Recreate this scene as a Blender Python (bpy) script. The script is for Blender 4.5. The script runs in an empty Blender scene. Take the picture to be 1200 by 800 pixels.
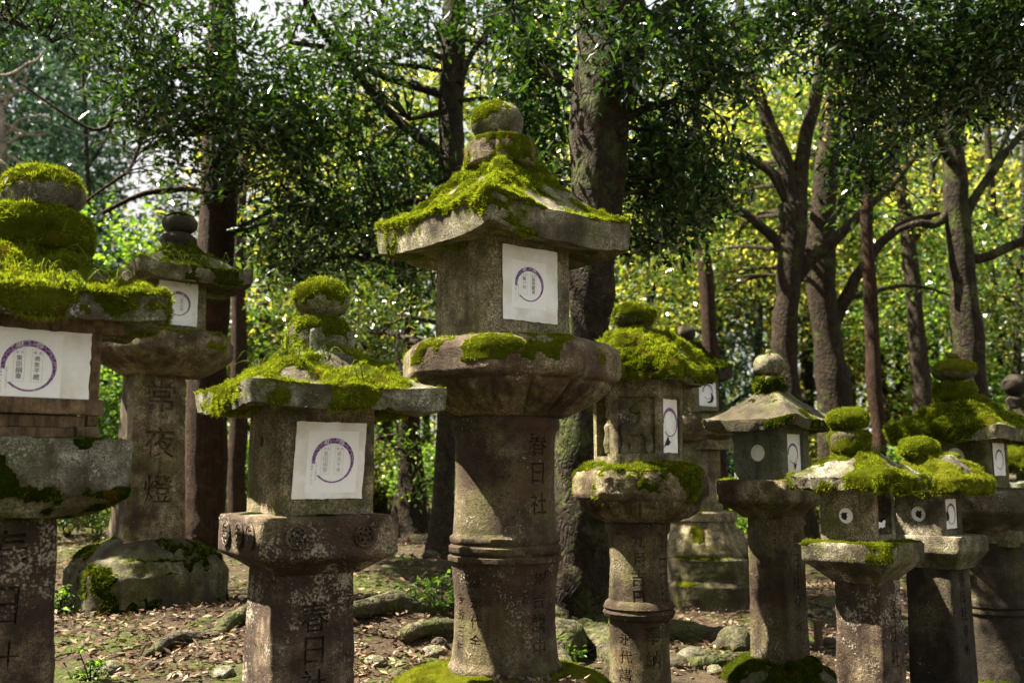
import bpy, math, random
import numpy as np
from math import radians, sin, cos, pi
random.seed(7)
RG = np.random.default_rng(11)
SC = bpy.context.scene
COL = SC.collection

# ---------------------------------------------------------------- view
F = 1167.0; PIT = radians(7.8); CZ = 0.97
def P(px, py, Y):
    """a point of the place seen in direction (px, py) at forward distance Y"""
    v = (400-py)/F; u = (px-600)/F
    dy = cos(PIT)-v*sin(PIT); dz = sin(PIT)+v*cos(PIT)
    t = Y/dy
    return np.array((u*t, Y, CZ+dz*t))
def zof(py, Y): return P(600, py, Y)[2]
def mpp(Y): return Y/F      # metres per photograph pixel at distance Y

# ---------------------------------------------------------------- noise
def _hash(i, j, k, seed):
    h = (i*73856093) ^ (j*19349663) ^ (k*83492791) ^ (seed*2654435761)
    h = h & 0xffffffff
    h = ((h ^ (h >> 15))*2246822519) & 0xffffffff
    h = ((h ^ (h >> 13))*3266489917) & 0xffffffff
    return ((h ^ (h >> 16)) & 0xffff)/65535.0
def vnoise(p, seed=0):
    p = np.asarray(p, float)
    i = np.floor(p).astype(np.int64); f = p-i; f = f*f*(3-2*f)
    r = np.zeros(len(p))
    for a in (0, 1):
        wa = f[:, 0] if a else 1-f[:, 0]
        for b in (0, 1):
            wb = f[:, 1] if b else 1-f[:, 1]
            for c in (0, 1):
                wc = f[:, 2] if c else 1-f[:, 2]
                r += wa*wb*wc*_hash(i[:, 0]+a, i[:, 1]+b, i[:, 2]+c, seed)
    return r*2-1
def fbm(p, scale=1.0, octs=4, seed=0, gain=.5):
    p = np.asarray(p, float)*scale; r = 0; a = 1; s = 0
    for o in range(octs):
        r = r+a*vnoise(p+o*17.3, seed+o); s += a; a *= gain; p = p*2.03
    return r/s

# ---------------------------------------------------------------- objects
def tag(o, label=None, cat=None, group=None, kind=None):
    if label: o['label'] = label
    if cat: o['category'] = cat
    if group: o['group'] = group
    if kind: o['kind'] = kind
    return o
def empty(name, loc, rz=0.0):
    o = bpy.data.objects.new(name, None); COL.objects.link(o)
    o.location = loc; o.rotation_euler = (0, 0, rz); o.empty_display_size = .2
    return o
def mesh_np(name, V, F_, smooth=True):
    """F_: list of arrays (k,3) or (k,4), or list of index lists"""
    V = np.asarray(V, np.float32)
    me = bpy.data.meshes.new(name)
    me.vertices.add(len(V)); me.vertices.foreach_set('co', V.ravel())
    arrs = F_ if isinstance(F_, (list, tuple)) else [F_]
    loops = []; starts = []; n = 0
    for a in arrs:
        if len(a) == 0: continue
        a = np.asarray(a, np.int32)
        loops.append(a.ravel()); k, w = a.shape
        starts.append(n+np.arange(k, dtype=np.int32)*w); n += k*w
    loops = np.concatenate(loops); starts = np.concatenate(starts)
    me.loops.add(len(loops)); me.loops.foreach_set('vertex_index', loops)
    me.polygons.add(len(starts)); me.polygons.foreach_set('loop_start', starts)
    me.update(calc_edges=True); me.validate()
    me.polygons.foreach_set('use_smooth', np.full(len(me.polygons), smooth)); me.update()
    return me
def obj(name, me, mat=None, parent=None):
    o = bpy.data.objects.new(name, me); COL.objects.link(o)
    if mat is not None:
        me.materials.clear(); me.materials.append(mat)
    if parent is not None: o.parent = parent
    return o
def mk(name, V, F_, mat, parent=None, smooth=True):
    return obj(name, mesh_np(name, V, F_, smooth), mat, parent)

def normals(V, Q):
    n = np.zeros_like(V)
    for a in (Q if isinstance(Q, list) else [Q]):
        if len(a) == 0: continue
        fn = np.cross(V[a[:, 2]]-V[a[:, 0]], V[a[:, -1]]-V[a[:, 1]] if a.shape[1] == 4 else V[a[:, 1]]-V[a[:, 0]])
        if a.shape[1] == 3: fn = np.cross(V[a[:, 1]]-V[a[:, 0]], V[a[:, 2]]-V[a[:, 0]])
        for k in range(a.shape[1]): np.add.at(n, a[:, k], fn)
    return n/np.maximum(np.linalg.norm(n, axis=1, keepdims=True), 1e-12)

# ---------------------------------------------------------------- materials
def new_mat(name):
    m = bpy.data.materials.new(name); m.use_nodes = True
    nt = m.node_tree; nt.nodes.clear()
    return m, nt
class N:
    """small node builder"""
    def __init__(s, nt): s.nt = nt
    def n(s, typ, ins=None, **kw):
        nd = s.nt.nodes.new(typ)
        for k, v in kw.items(): setattr(nd, k, v)
        for k, v in (ins or {}).items():
            if isinstance(v, bpy.types.NodeSocket): s.nt.links.new(v, nd.inputs[k])
            else: nd.inputs[k].default_value = v
        return nd
    def noise(s, vec, scale, detail=5, rough=.6, **kw):
        return s.n('ShaderNodeTexNoise', {'Vector': vec, 'Scale': scale, 'Detail': detail, 'Roughness': rough}, **kw).outputs['Fac']
    def ramp(s, fac, stops, interp='LINEAR'):
        r = s.nt.nodes.new('ShaderNodeValToRGB'); s.nt.links.new(fac, r.inputs[0])
        cr = r.color_ramp; cr.interpolation = interp
        while len(cr.elements) < len(stops): cr.elements.new(.5)
        for e, (p, c) in zip(cr.elements, stops):
            e.position = p; e.color = (c, c, c, 1) if isinstance(c, (int, float)) else (*c, 1)
        return r.outputs[0]
    def mix(s, fac, a, b, blend='MIX'):
        m = s.nt.nodes.new('ShaderNodeMix'); m.data_type = 'RGBA'; m.blend_type = blend
        for k, v in ((0, fac), (6, a), (7, b)):
            sock = m.inputs[k]
            if isinstance(v, bpy.types.NodeSocket): s.nt.links.new(v, sock)
            elif isinstance(v, (int, float)): sock.default_value = v if k == 0 else (v, v, v, 1)
            else: sock.default_value = (*v, 1)
        return m.outputs[2]
    def math(s, op, a, b=0.0, clamp=False):
        m = s.nt.nodes.new('ShaderNodeMath'); m.operation = op; m.use_clamp = clamp
        for i, v in enumerate((a, b)):
            if isinstance(v, bpy.types.NodeSocket): s.nt.links.new(v, m.inputs[i])
            else: m.inputs[i].default_value = v
        return m.outputs[0]
    def out(s, sh):
        o = s.nt.nodes.new('ShaderNodeOutputMaterial'); s.nt.links.new(sh, o.inputs[0])

def stone_mat(name, light=(.34, .30, .22), dark=(.12, .10, .075), stain=(.035, .026, .02), stain_amt=.5,
              lichen=(.55, .55, .48), lichen_amt=.3, algae=(.10, .11, .025), algae_amt=.4, seed=0.0, rust=0.0, speck=1.0):
    m, nt = new_mat(name); b = N(nt)
    tc = b.n('ShaderNodeTexCoord').outputs['Object']
    oi = b.n('ShaderNodeObjectInfo').outputs['Random']
    off = b.n('ShaderNodeVectorMath', {0: tc, 1: (seed, seed*1.7, seed*.6)}, operation='ADD').outputs[0]
    vec = off
    n_big = b.noise(vec, 3.2, 5, .6); n_mid = b.noise(vec, 14, 6, .65); n_fine = b.noise(vec, 95, 4, .7)
    n_gr = b.noise(vec, 260, 2, .6)
    c = b.mix(b.ramp(n_mid, [(.36, 0.0), (.62, 1.0)]), dark, light)
    # granite speckle
    vo = b.n('ShaderNodeTexVoronoi', {'Vector': vec, 'Scale': 210.0, 'Randomness': 1.0}, feature='F1')
    sp = b.ramp(n_gr, [(.36, .22), (.50, .95), (.64, 2.3)])
    c = b.mix(.75*speck, c, b.mix(1.0, c, sp, 'MULTIPLY'))
    bl = b.ramp(n_fine, [(.36, .35), (.5, 1.0), (.64, 1.8)])
    c = b.mix(.8*speck, c, b.mix(1.0, c, bl, 'MULTIPLY'))
    # algae
    al = b.math('MULTIPLY', b.ramp(b.noise(vec, 5.5, 6, .7), [(.55-.25*algae_amt, 0.0), (.72-.2*algae_amt, 1.0)]), .85)
    c = b.mix(al, c, b.mix(b.ramp(n_fine, [(.35, 0.0), (.65, 1.0)]), tuple(x*.45 for x in algae), algae))
    # dark weathering stain with ragged edges
    smix = b.math('ADD', b.math('MULTIPLY', n_big, .75), b.math('MULTIPLY', n_fine, .25))
    st = b.ramp(smix, [(.62-.28*stain_amt, 0.0), (.68-.24*stain_amt, 1.0)])
    if stain_amt > 0:
        c = b.mix(b.math('MULTIPLY', st, .88), c, b.mix(b.ramp(n_mid, [(.4, 0.0), (.6, 1.0)]), stain, tuple(x*1.9 for x in stain)))
    if rust > 0:
        ru = b.ramp(b.noise(vec, 4.2, 5, .7), [(.6-.2*rust, 0.0), (.75-.2*rust, 1.0)])
        c = b.mix(b.math('MULTIPLY', ru, .6), c, (.085, .042, .022))
    stv = b.n('ShaderNodeMapping', {'Vector': vec, 'Scale': (1, 1, .07)}).outputs[0]
    c = b.mix(b.math('MULTIPLY', b.ramp(b.noise(stv, 17, 5, .65), [(.50, 0.0), (.66, 1.0)]), .55), c, tuple(x*1.2 for x in stain))
    c = b.mix(b.ramp(b.math('ADD', b.math('MULTIPLY', b.noise(vec, 38, 5, .75), .7), b.math('MULTIPLY', n_mid, .3)), [(.56, 0.0), (.64, .75)]), c, tuple(x*.9 for x in stain))
    # lichen crust: speckled pale spots, denser in patches
    v2 = b.n('ShaderNodeTexVoronoi', {'Vector': vec, 'Scale': 62.0, 'Randomness': 1.0}, feature='SMOOTH_F1')
    patch = b.noise(vec, 6.3, 4, .65)
    li = b.math('MULTIPLY', b.ramp(b.math('ADD', b.math('MULTIPLY', n_fine, .55), b.math('MULTIPLY', patch, .62)), [(.745-.125*lichen_amt, 0.0), (.80-.125*lichen_amt, 1.0)]), .85)
    c = b.mix(li, c, lichen)
    h = b.math('ADD', b.math('MULTIPLY', n_fine, .7), b.math('MULTIPLY', n_gr, .35))
    h = b.math('ADD', h, b.math('MULTIPLY', n_mid, 1.0))
    h = b.math('ADD', h, b.math('MULTIPLY', li, .15))
    pit = b.ramp(b.n('ShaderNodeTexVoronoi', {'Vector': vec, 'Scale': 75.0}, feature='F1').outputs[0], [(.0, 0.0), (.28, 1.0)])
    h = b.math('ADD', h, b.math('MULTIPLY', pit, .25))
    bump = b.n('ShaderNodeBump', {'Height': h, 'Strength': 1.0, 'Distance': .011}).outputs[0]
    pr = b.n('ShaderNodeBsdfPrincipled', {'Base Color': c, 'Roughness': .88, 'Normal': bump, 'Specular IOR Level': .25})
    b.out(pr.outputs[0]); return m

def moss_mat(name, a=(.055, .075, .006), bb=(.15, .175, .014), c2=(.28, .25, .03)):
    m, nt = new_mat(name); b = N(nt)
    tc = b.n('ShaderNodeTexCoord').outputs['Object']
    g = b.n('ShaderNodeNewGeometry').outputs['Random Per Island']
    n1 = b.noise(tc, 22, 4, .6); n2 = b.noise(tc, 6.5, 3, .6)
    f = b.math('ADD', b.math('MULTIPLY', g, .45), b.math('MULTIPLY', n1, .6))
    c = b.ramp(f, [(.18, a), (.55, bb), (.9, c2)])
    c = b.mix(b.ramp(n2, [(.52, 0.0), (.66, .75)]), c, tuple(.5*(x+y)*.6 for x, y in zip(a, bb)))
    c = b.mix(b.ramp(b.noise(tc, 9.0, 3, .7), [(.60, 0.0), (.7, .6)]), c, (.16, .09, .02))
    bump = b.n('ShaderNodeBump', {'Height': b.noise(tc, 190, 3, .7), 'Strength': 1.0, 'Distance': .012}).outputs[0]
    d = b.n('ShaderNodeBsdfDiffuse', {'Color': c, 'Roughness': .6, 'Normal': bump}).outputs[0]
    t = b.n('ShaderNodeBsdfTranslucent', {'Color': b.mix(1.0, c, (1.0, 1.1, .5), 'MULTIPLY')}).outputs[0]
    b.out(b.n('ShaderNodeMixShader', {0: .4, 1: d, 2: t}).outputs[0]); return m

def leaf_mat(name, cols, transl=.35, gloss=.12, rough=.35, tint=(1.3, 1.25, .45)):
    m, nt = new_mat(name); b = N(nt)
    g = b.n('ShaderNodeNewGeometry').outputs['Random Per Island']
    k = len(cols)
    c = b.ramp(g, [(i/max(k-1, 1), c_) for i, c_ in enumerate(cols)])
    d = b.n('ShaderNodeBsdfDiffuse', {'Color': c}).outputs[0]
    t = b.n('ShaderNodeBsdfTranslucent', {'Color': b.mix(1.0, c, tint, 'MULTIPLY')}).outputs[0]
    s = b.n('ShaderNodeMixShader', {0: transl, 1: d, 2: t}).outputs[0]
    gl = b.n('ShaderNodeBsdfGlossy', {'Color': (.8, .85, .85, 1), 'Roughness': rough}).outputs[0]
    fr = b.n('ShaderNodeFresnel', {'IOR': 1.45}).outputs[0]
    f = b.math('MULTIPLY', fr, gloss*3, clamp=True)
    b.out(b.n('ShaderNodeMixShader', {0: f, 1: s, 2: gl}).outputs[0]); return m

def bark_mat(name, a, c_, moss=.0, stretch=.18, scale=26, patch=None, cells=.5):
    m, nt = new_mat(name); b = N(nt)
    tc = b.n('ShaderNodeTexCoord').outputs['Object']
    mp = b.n('ShaderNodeMapping', {'Vector': tc, 'Scale': (1, 1, stretch)}).outputs[0]
    n1 = b.noise(mp, scale, 6, .7); n2 = b.noise(tc, 3.0, 4, .6)
    c = b.mix(b.ramp(n1, [(.35, 0.0), (.65, 1.0)]), a, c_)
    c = b.mix(b.ramp(n2, [(.4, 0.0), (.7, .6)]), c, tuple(x*.5 for x in a))
    if patch: c = b.mix(b.ramp(b.noise(tc, 5.0, 5, .75), [(.57, 0.0), (.62, .8)]), c, patch)
    if moss > 0: c = b.mix(b.ramp(b.noise(tc, 4.0, 5, .7), [(.62-.25*moss, 0.0), (.75-.25*moss, .85)]), c, (.05, .065, .012))
    wv = b.n('ShaderNodeTexNoise', {'Vector': tc, 'Scale': 7.0, 'Detail': 4.0}).outputs['Color']
    wm = b.n('ShaderNodeVectorMath', {0: wv, 1: (.22, .22, .12)}, operation='MULTIPLY').outputs[0]
    vv = b.n('ShaderNodeVectorMath', {0: mp, 1: wm}, operation='ADD').outputs[0]
    rg = b.ramp(b.n('ShaderNodeTexVoronoi', {'Vector': vv, 'Scale': scale*.9}, feature='DISTANCE_TO_EDGE').outputs[0], [(.0, 1-cells), (.25, 1.0)])
    c = b.mix(cells, c, b.mix(1.0, c, b.ramp(rg, [(0.0, .4), (.8, 1.15)]), 'MULTIPLY'))
    c = b.mix(b.ramp(b.noise(tc, 11, 5, .75), [(.5, 0.0), (.75, .7)]), c, tuple(min(1, x*1.9) for x in c_))
    hh = b.math('ADD', b.math('MULTIPLY', n1, .8), b.math('MULTIPLY', rg, .6))
    bump = b.n('ShaderNodeBump', {'Height': hh, 'Strength': 1.0, 'Distance': .04}).outputs[0]
    pr = b.n('ShaderNodeBsdfPrincipled', {'Base Color': c, 'Roughness': .9, 'Normal': bump, 'Specular IOR Level': .2})
    b.out(pr.outputs[0]); return m

def plain_mat(name, col, rough=.8, nscale=40, namp=.15, bumpd=.001):
    m, nt = new_mat(name); b = N(nt)
    tc = b.n('ShaderNodeTexCoord').outputs['Object']
    n1 = b.noise(tc, nscale, 5, .6)
    c = b.mix(b.ramp(n1, [(.3, 0.0), (.7, 1.0)]), tuple(x*(1-namp) for x in col), tuple(min(1, x*(1+namp)) for x in col))
    bump = b.n('ShaderNodeBump', {'Height': n1, 'Strength': .5, 'Distance': bumpd}).outputs[0]
    b.out(b.n('ShaderNodeBsdfPrincipled', {'Base Color': c, 'Roughness': rough, 'Normal': bump}).outputs[0]); return m

def paper_mat():
    m, nt = new_mat('washi_paper'); b = N(nt)
    tc = b.n('ShaderNodeTexCoord').outputs['Object']
    n1 = b.noise(tc, 9, 4, .6); n2 = b.noise(tc, 140, 3, .7)
    c = b.mix(b.ramp(n1, [(.42, 0.0), (.66, .9)]), (.88, .87, .85), (.70, .65, .55))
    c = b.mix(b.ramp(n2, [(.45, 0.0), (.8, .25)]), c, (.72, .70, .64))
    bump = b.n('ShaderNodeBump', {'Height': b.noise(tc, 16, 4, .5), 'Strength': .7, 'Distance': .009}).outputs[0]
    d = b.n('ShaderNodeBsdfDiffuse', {'Color': c, 'Normal': bump}).outputs[0]
    b.out(d); return m
def purple_mat():
    m, nt = new_mat('purple_print'); b = N(nt)
    tc = b.n('ShaderNodeTexCoord').outputs['Object']
    v = b.n('ShaderNodeTexVoronoi', {'Vector': tc, 'Scale': 85.0}, feature='DISTANCE_TO_EDGE').outputs[0]
    c = b.mix(b.ramp(v, [(.03, 0.0), (.10, 1.0)]), (.42, .33, .46), (.15, .055, .21))
    b.out(b.n('ShaderNodeBsdfDiffuse', {'Color': c}).outputs[0]); return m

M = dict(
    s_main=stone_mat('weathered_granite', (.31, .26, .165), (.12, .095, .055), stain_amt=.16, algae=(.12, .12, .03), algae_amt=.5, lichen_amt=.1, seed=3.1),
    s_shaft=stone_mat('brown_stained_stone', (.18, .145, .095), (.058, .045, .029), stain=(.024, .014, .009), stain_amt=.58, algae=(.13, .12, .04), algae_amt=.6, lichen=(.38, .34, .26), lichen_amt=.5, seed=9.3, rust=.5),
    s_bowl=stone_mat('mossy_bowl_stone', (.29, .235, .15), (.085, .064, .038), stain=(.030, .018, .012), stain_amt=.5, algae=(.11, .11, .025), algae_amt=.5, lichen_amt=.2, lichen=(.46, .41, .33), seed=5.5, rust=.4),
    s_lichen=stone_mat('lichened_grey_stone', (.31, .295, .24), (.11, .098, .068), stain=(.035, .026, .016), stain_amt=.5, algae=(.09, .10, .02), algae_amt=.6, lichen=(.52, .53, .46), lichen_amt=.6, seed=1.3),
    s_blotch=stone_mat('dark_blotched_stone', (.28, .215, .14), (.085, .058, .038), stain=(.026, .015, .011), stain_amt=.7, algae=(.13, .12, .04), algae_amt=.5, lichen=(.42, .37, .28), lichen_amt=.85, seed=7.7),
    s_roof=stone_mat('roof_stone', (.27, .24, .175), (.085, .073, .048), stain=(.036, .027, .017), stain_amt=.42, algae=(.10, .105, .02), algae_amt=.6, lichen=(.48, .46, .38), lichen_amt=.35, seed=2.2),
    s_grey=stone_mat('smooth_grey_stone', (.14, .145, .10), (.09, .092, .066), stain_amt=.0, algae_amt=.25, lichen_amt=.0, seed=4.4, speck=.5),
    s_base=stone_mat('mossy_base_stone', (.22, .195, .135), (.07, .06, .036), stain=(.03, .023, .014), stain_amt=.6, algae=(.085, .095, .018), algae_amt=.8, lichen=(.42, .40, .32), lichen_amt=.3, seed=8.8),
    s_dark=stone_mat('dark_stone', (.12, .098, .06), (.045, .036, .022), stain=(.016, .012, .008), stain_amt=.75, algae=(.06, .06, .015), algae_amt=.4, lichen_amt=.1, lichen=(.3, .28, .22), seed=6.1),  # dark tone; on the farthest lantern it stands for shadow
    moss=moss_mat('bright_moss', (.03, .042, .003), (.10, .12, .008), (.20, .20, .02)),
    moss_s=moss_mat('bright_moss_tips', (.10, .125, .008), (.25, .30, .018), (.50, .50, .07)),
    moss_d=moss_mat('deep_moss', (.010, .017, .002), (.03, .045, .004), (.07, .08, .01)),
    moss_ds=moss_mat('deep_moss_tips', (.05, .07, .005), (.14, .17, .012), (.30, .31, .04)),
    paper=paper_mat(), purple=purple_mat(),
    ink=plain_mat('black_ink', (.02, .02, .022), .7), fade=plain_mat('faded_ink', (.42, .42, .42), .8),
    pink=plain_mat('violet_print', (.30, .19, .36), .8),
    inner=plain_mat('light_paper', (.90, .89, .87), .9, 60, .03),
    white=plain_mat('white_print', (.80, .77, .78), .9),
    wood=bark_mat('old_timber', (.07, .045, .025), (.22, .15, .085), stretch=.15, scale=40, cells=0.0),
    hole=plain_mat('shade_and_cable_black', (.02, .016, .012), .95),  # near-black: painted shade of tears and box hollow, plain black on the cable
    grass=leaf_mat('grass_blades', [(.06, .10, .015), (.14, .18, .03)], .3, .02),
    twig=plain_mat('dry_twig', (.10, .06, .035), .9),
)

# ---------------------------------------------------------------- lofted stone
def outline(th, n, A, rnd=.10):
    """distance from the axis to an n-sided outline (apothem A, softened corners) in direction th; th = 0 faces -Y"""
    if n == 0: return np.full_like(th, A)
    w = 2*pi/n; d = np.abs((th+w/2) % w - w/2)
    r = A/np.cos(d); rc = A/cos(w/2)
    cap = rc*(1-rnd*(1-cos(w/2))*2.2-.006)
    k = .010*A
    return -k*np.log(np.exp(-(r-A)/k)+np.exp(-(cap-A)/k))+A
def ring_xy(th, r): return np.stack([r*np.sin(th), -r*np.cos(th)], -1)
def grid_faces(K, Mm, cap0=True, cap1=True):
    i = np.arange(K-1)[:, None]*Mm; j = np.arange(Mm)[None]; j2 = (j+1) % Mm
    q = np.stack([i+j, i+j2, i+Mm+j2, i+Mm+j], -1).reshape(-1, 4)
    return q
def capfan(V, start, Mm, flip):
    c = len(V); V = np.vstack([V, V[start:start+Mm].mean(0)])
    j = np.arange(Mm); a = start+j; b_ = start+(j+1) % Mm
    t = np.stack([np.full(Mm, c), b_, a] if not flip else [np.full(Mm, c), a, b_], -1)
    return V, t
def densify(pts, step):
    out = [pts[0]]
    for a, c in zip(pts[:-1], pts[1:]):
        L = math.hypot(*(c[k]-a[k] for k in (0, 1))); m_ = max(1, int(L/step))
        for i in range(1, m_+1): out.append(tuple(a[k]+(c[k]-a[k])*i/m_ for k in (0, 1)))
    return out
def loft(prof, n=0, Mm=96, step=.012, rnd=.12, mod=None, zmod=None, rough=.003, rs=9, seed=0, off=(0, 0), twist=0.0):
    """prof: [(z, apothem)] bottom to top -> V, [quads, tris]; outward winding"""
    pr = densify(prof, step); K = len(pr)
    if n: Mm = (Mm//n)*n
    th = np.arange(Mm)*2*pi/Mm
    R = np.zeros((K, Mm)); Z = np.zeros((K, Mm))
    for k, (z, A) in enumerate(pr):
        r = outline(th-twist, n, A, rnd)
        if mod is not None: r = r*mod(th, z)
        R[k] = r; Z[k] = z
        if zmod is not None: Z[k] = zmod(th, z, r)
    V = np.zeros((K*Mm, 3)); V[:, 0] = (R*np.sin(th)).ravel()+off[0]; V[:, 1] = (-R*np.cos(th)).ravel()+off[1]; V[:, 2] = Z.ravel()
    q = grid_faces(K, Mm)
    V, t0 = capfan(V, 0, Mm, False); V, t1 = capfan(V, (K-1)*Mm, Mm, True)
    t = np.vstack([t0, t1])
    nn = normals(V, [q, t])
    if rough > 0:
        d = fbm(V, rs, 4, seed)*rough*1.6+np.minimum(0, fbm(V, rs*2.3, 3, seed+5)+.18)*rough*3.2
        V = V+nn*d[:, None]
    return V, [q, t]

def roof_loft(n, zt, rt, ztop_c, zbot_c, A, up, conc, Abox, ridge=.012, Mm=160, rough=.004, seed=0, rnd=.05, lip=.02):
    """canopy: zt top at radius rt; eave top / bottom heights are those of the corner tips"""
    Mm = (Mm//n)*n; th = np.arange(Mm)*2*pi/Mm; w = 2*pi/n
    cr = 1/cos(w/2)-1
    rows = []
    def cness(r, A_): return np.clip((r/A_-1)/cr, 0, 1.05)
    c = cness(outline(th, n, 1.0, rnd), 1.0)
    ze = ztop_c-up; zb = zbot_c-up*1.0
    K1 = 34
    for k in range(K1+1):
        t = k/K1; A_ = rt+(A-rt)*t
        r = outline(th, n, A_, rnd*(1 if t > .3 else 3))
        f = (1-t)**conc if conc >= 1 else (1-t**(1/conc))
        z = ze+(zt-ze)*f+up*c**2.2*t**3
        z = z+ridge*np.exp(-((1-c)/.16)**2)*np.sin(pi*min(1, t*1.02))**.5
        rows.append((r, z))
    for k in range(1, 7):                        # eave edge
        t = k/6; r = outline(th, n, A, rnd)*(1-lip*t*t)
        rows.append((r, ze+up*c**2.2+(zb-ze)*t))
    for k in range(1, 13):                        # soffit
        t = k/12; A_ = A*(1-lip)+(Abox*.9-A)*t
        r = outline(th, n, A_, rnd)
        rows.append((r, zb+up*c**2.2*(1-t)**2+.035*t*(A/.4)))
    rows = rows[::-1]; K = len(rows)
    R = np.array([r for r, z in rows]); Z = np.array([z for r, z in rows])
    V = np.stack([(R*np.sin(th)).ravel(), (-R*np.cos(th)).ravel(), Z.ravel()], -1)
    q = grid_faces(K, Mm); V, t0 = capfan(V, 0, Mm, False); V, t1 = capfan(V, (K-1)*Mm, Mm, True)
    F_ = [q, np.vstack([t0, t1])]
    nn = normals(V, F_)
    d = fbm(V, 7, 5, seed)*rough*1.8+np.minimum(0, fbm(V, 16, 3, seed+3)+.15)*rough*3.5
    return V+nn*d[:, None], F_

# ---------------------------------------------------------------- moss
def strands(Pn, Nn, length, width, rs, droop=.25, spread=.8, bend=True):
    """short two-triangle blades rooted at points Pn along directions Nn"""
    n = len(Pn)
    d = Nn+rs.normal(0, spread*.5, (n, 3)); d[:, 2] -= droop; d /= np.linalg.norm(d, axis=1, keepdims=True)
    s = np.cross(d, rs.normal(0, 1, (n, 3))); s /= np.maximum(np.linalg.norm(s, axis=1, keepdims=True), 1e-9)
    L = length*rs.uniform(.5, 1.25, (n, 1)); W = width*rs.uniform(.7, 1.3, (n, 1))
    a = Pn-s*W/2-Nn*.002; b_ = Pn+s*W/2-Nn*.002; tip = Pn+d*L; tip[:, 2] -= L[:, 0]*droop*.4
    V = np.stack([a, b_, tip], 1).reshape(-1, 3)
    return V, np.arange(n*3).reshape(n, 3)
def moss_on(name, V, F_, parent, mat, cover=.5, thick=.012, wz=.9, scale=5, seed=0, dens=30000, slen=.010, swid=.0022, maxn=60000, bias=None, droop=.2, zmin=None, lift=1.0, namp=.85):
    nn = normals(V, F_)
    m = .5+namp*fbm(V, scale, 4, seed)+.18*fbm(V, 30, 3, seed+31)+wz*(nn[:, 2]-.6)*.6
    if bias is not None: m = m+bias(V, nn)
    th = 1-cover
    cushion = np.clip((m-th)*3.2, 0, 1)**.8*thick*(.8+.9*fbm(V, 26, 3, seed+9))*lift
    V2 = V+nn*(np.where(m > th, cushion, -.008))[:, None]
    sel = [a[(m[a] > th-.06).any(1)] for a in F_]
    sel2 = [a[(m[a] > th-.16).any(1)] for a in F_]
    used = np.unique(np.concatenate([a.ravel() for a in sel])) if sum(len(a) for a in sel) else np.array([], int)
    if len(used) < 10: return None
    mp = np.full(len(V), -1); mp[used] = np.arange(len(used))
    Vs = V2[used]; Fs = [mp[a] for a in sel]
    rs = np.random.default_rng(seed+100)
    T = np.vstack([a[:, :3] for a in sel2]+[a[:, [0, 2, 3]] for a in sel2 if a.shape[1] == 4]); Vp = np.where((m > th)[:, None], V2, V)
    ar = np.linalg.norm(np.cross(Vp[T[:, 1]]-Vp[T[:, 0]], Vp[T[:, 2]]-Vp[T[:, 0]]), axis=1)/2
    nS = int(min(maxn, ar.sum()*dens))
    if nS > 50:
        ti = rs.choice(len(T), nS, p=ar/ar.sum()); w = rs.dirichlet((1, 1, 1), nS)
        pt = (Vp[T[ti]]*w[:, :, None]).sum(1); nr = (nn[T[ti]]*w[:, :, None]).sum(1); mm = (m[T[ti]]*w).sum(1)
        k = mm+rs.random(nS)**2*.16 > th; pt = pt[k]; nr = nr[k]; mm = mm[k]
        clump = np.clip(.75+1.5*fbm(pt, 34, 2, seed+4), .15, 1.9)[:, None]
        SV, SF = strands(pt, nr, slen*.9, swid*1.15, rs, droop)
        SV = SV.reshape(-1, 3, 3); root = (SV[:, 0]+SV[:, 1])/2; SV[:, 2] = root+(SV[:, 2]-root)*clump; SV = SV.reshape(-1, 3)
        Fs = Fs+[SF+len(Vs)]; Vs = np.vstack([Vs, SV])
    o = mk(name, Vs, Fs, mat, parent)
    if nS > 50:
        o.data.materials.append(M[mat_strand[mat.name]])
        nb = sum(len(a) for a in Fs[:-1]); mi = np.zeros(len(o.data.polygons), np.int32); mi[nb:] = 1
        o.data.polygons.foreach_set('material_index', mi)
    return o
mat_strand = {'bright_moss': 'moss_s', 'deep_moss': 'moss_ds'}

# ---------------------------------------------------------------- text
_cache = {}
def char_mesh(ch, ext=0.0, bev=0.0):
    key = (ch, ext, bev)
    if key in _cache: return _cache[key]
    c = bpy.data.curves.new('glyph', 'FONT'); c.body = ch; c.size = 1.0; c.extrude = ext; c.bevel_depth = bev; c.bevel_resolution = 0
    c.resolution_u = 3; c.offset = -bev*.75; c.fill_mode = 'BOTH'
    o = bpy.data.objects.new('glyph', c); COL.objects.link(o)
    dg = bpy.context.evaluated_depsgraph_get(); me = bpy.data.meshes.new_from_object(o.evaluated_get(dg))
    V = np.zeros(len(me.vertices)*3); me.vertices.foreach_get('co', V); V = V.reshape(-1, 3)
    me.calc_loop_triangles(); T = np.zeros(len(me.loop_triangles)*3, np.int32); me.loop_triangles.foreach_get('vertices', T); T = T.reshape(-1, 3)
    if len(V):
        c0 = (V[:, :2].min(0)+V[:, :2].max(0))/2; V[:, :2] -= c0
    bpy.data.objects.remove(o); bpy.data.meshes.remove(me); bpy.data.curves.remove(c)
    _cache[key] = (V, T); return V, T
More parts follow.
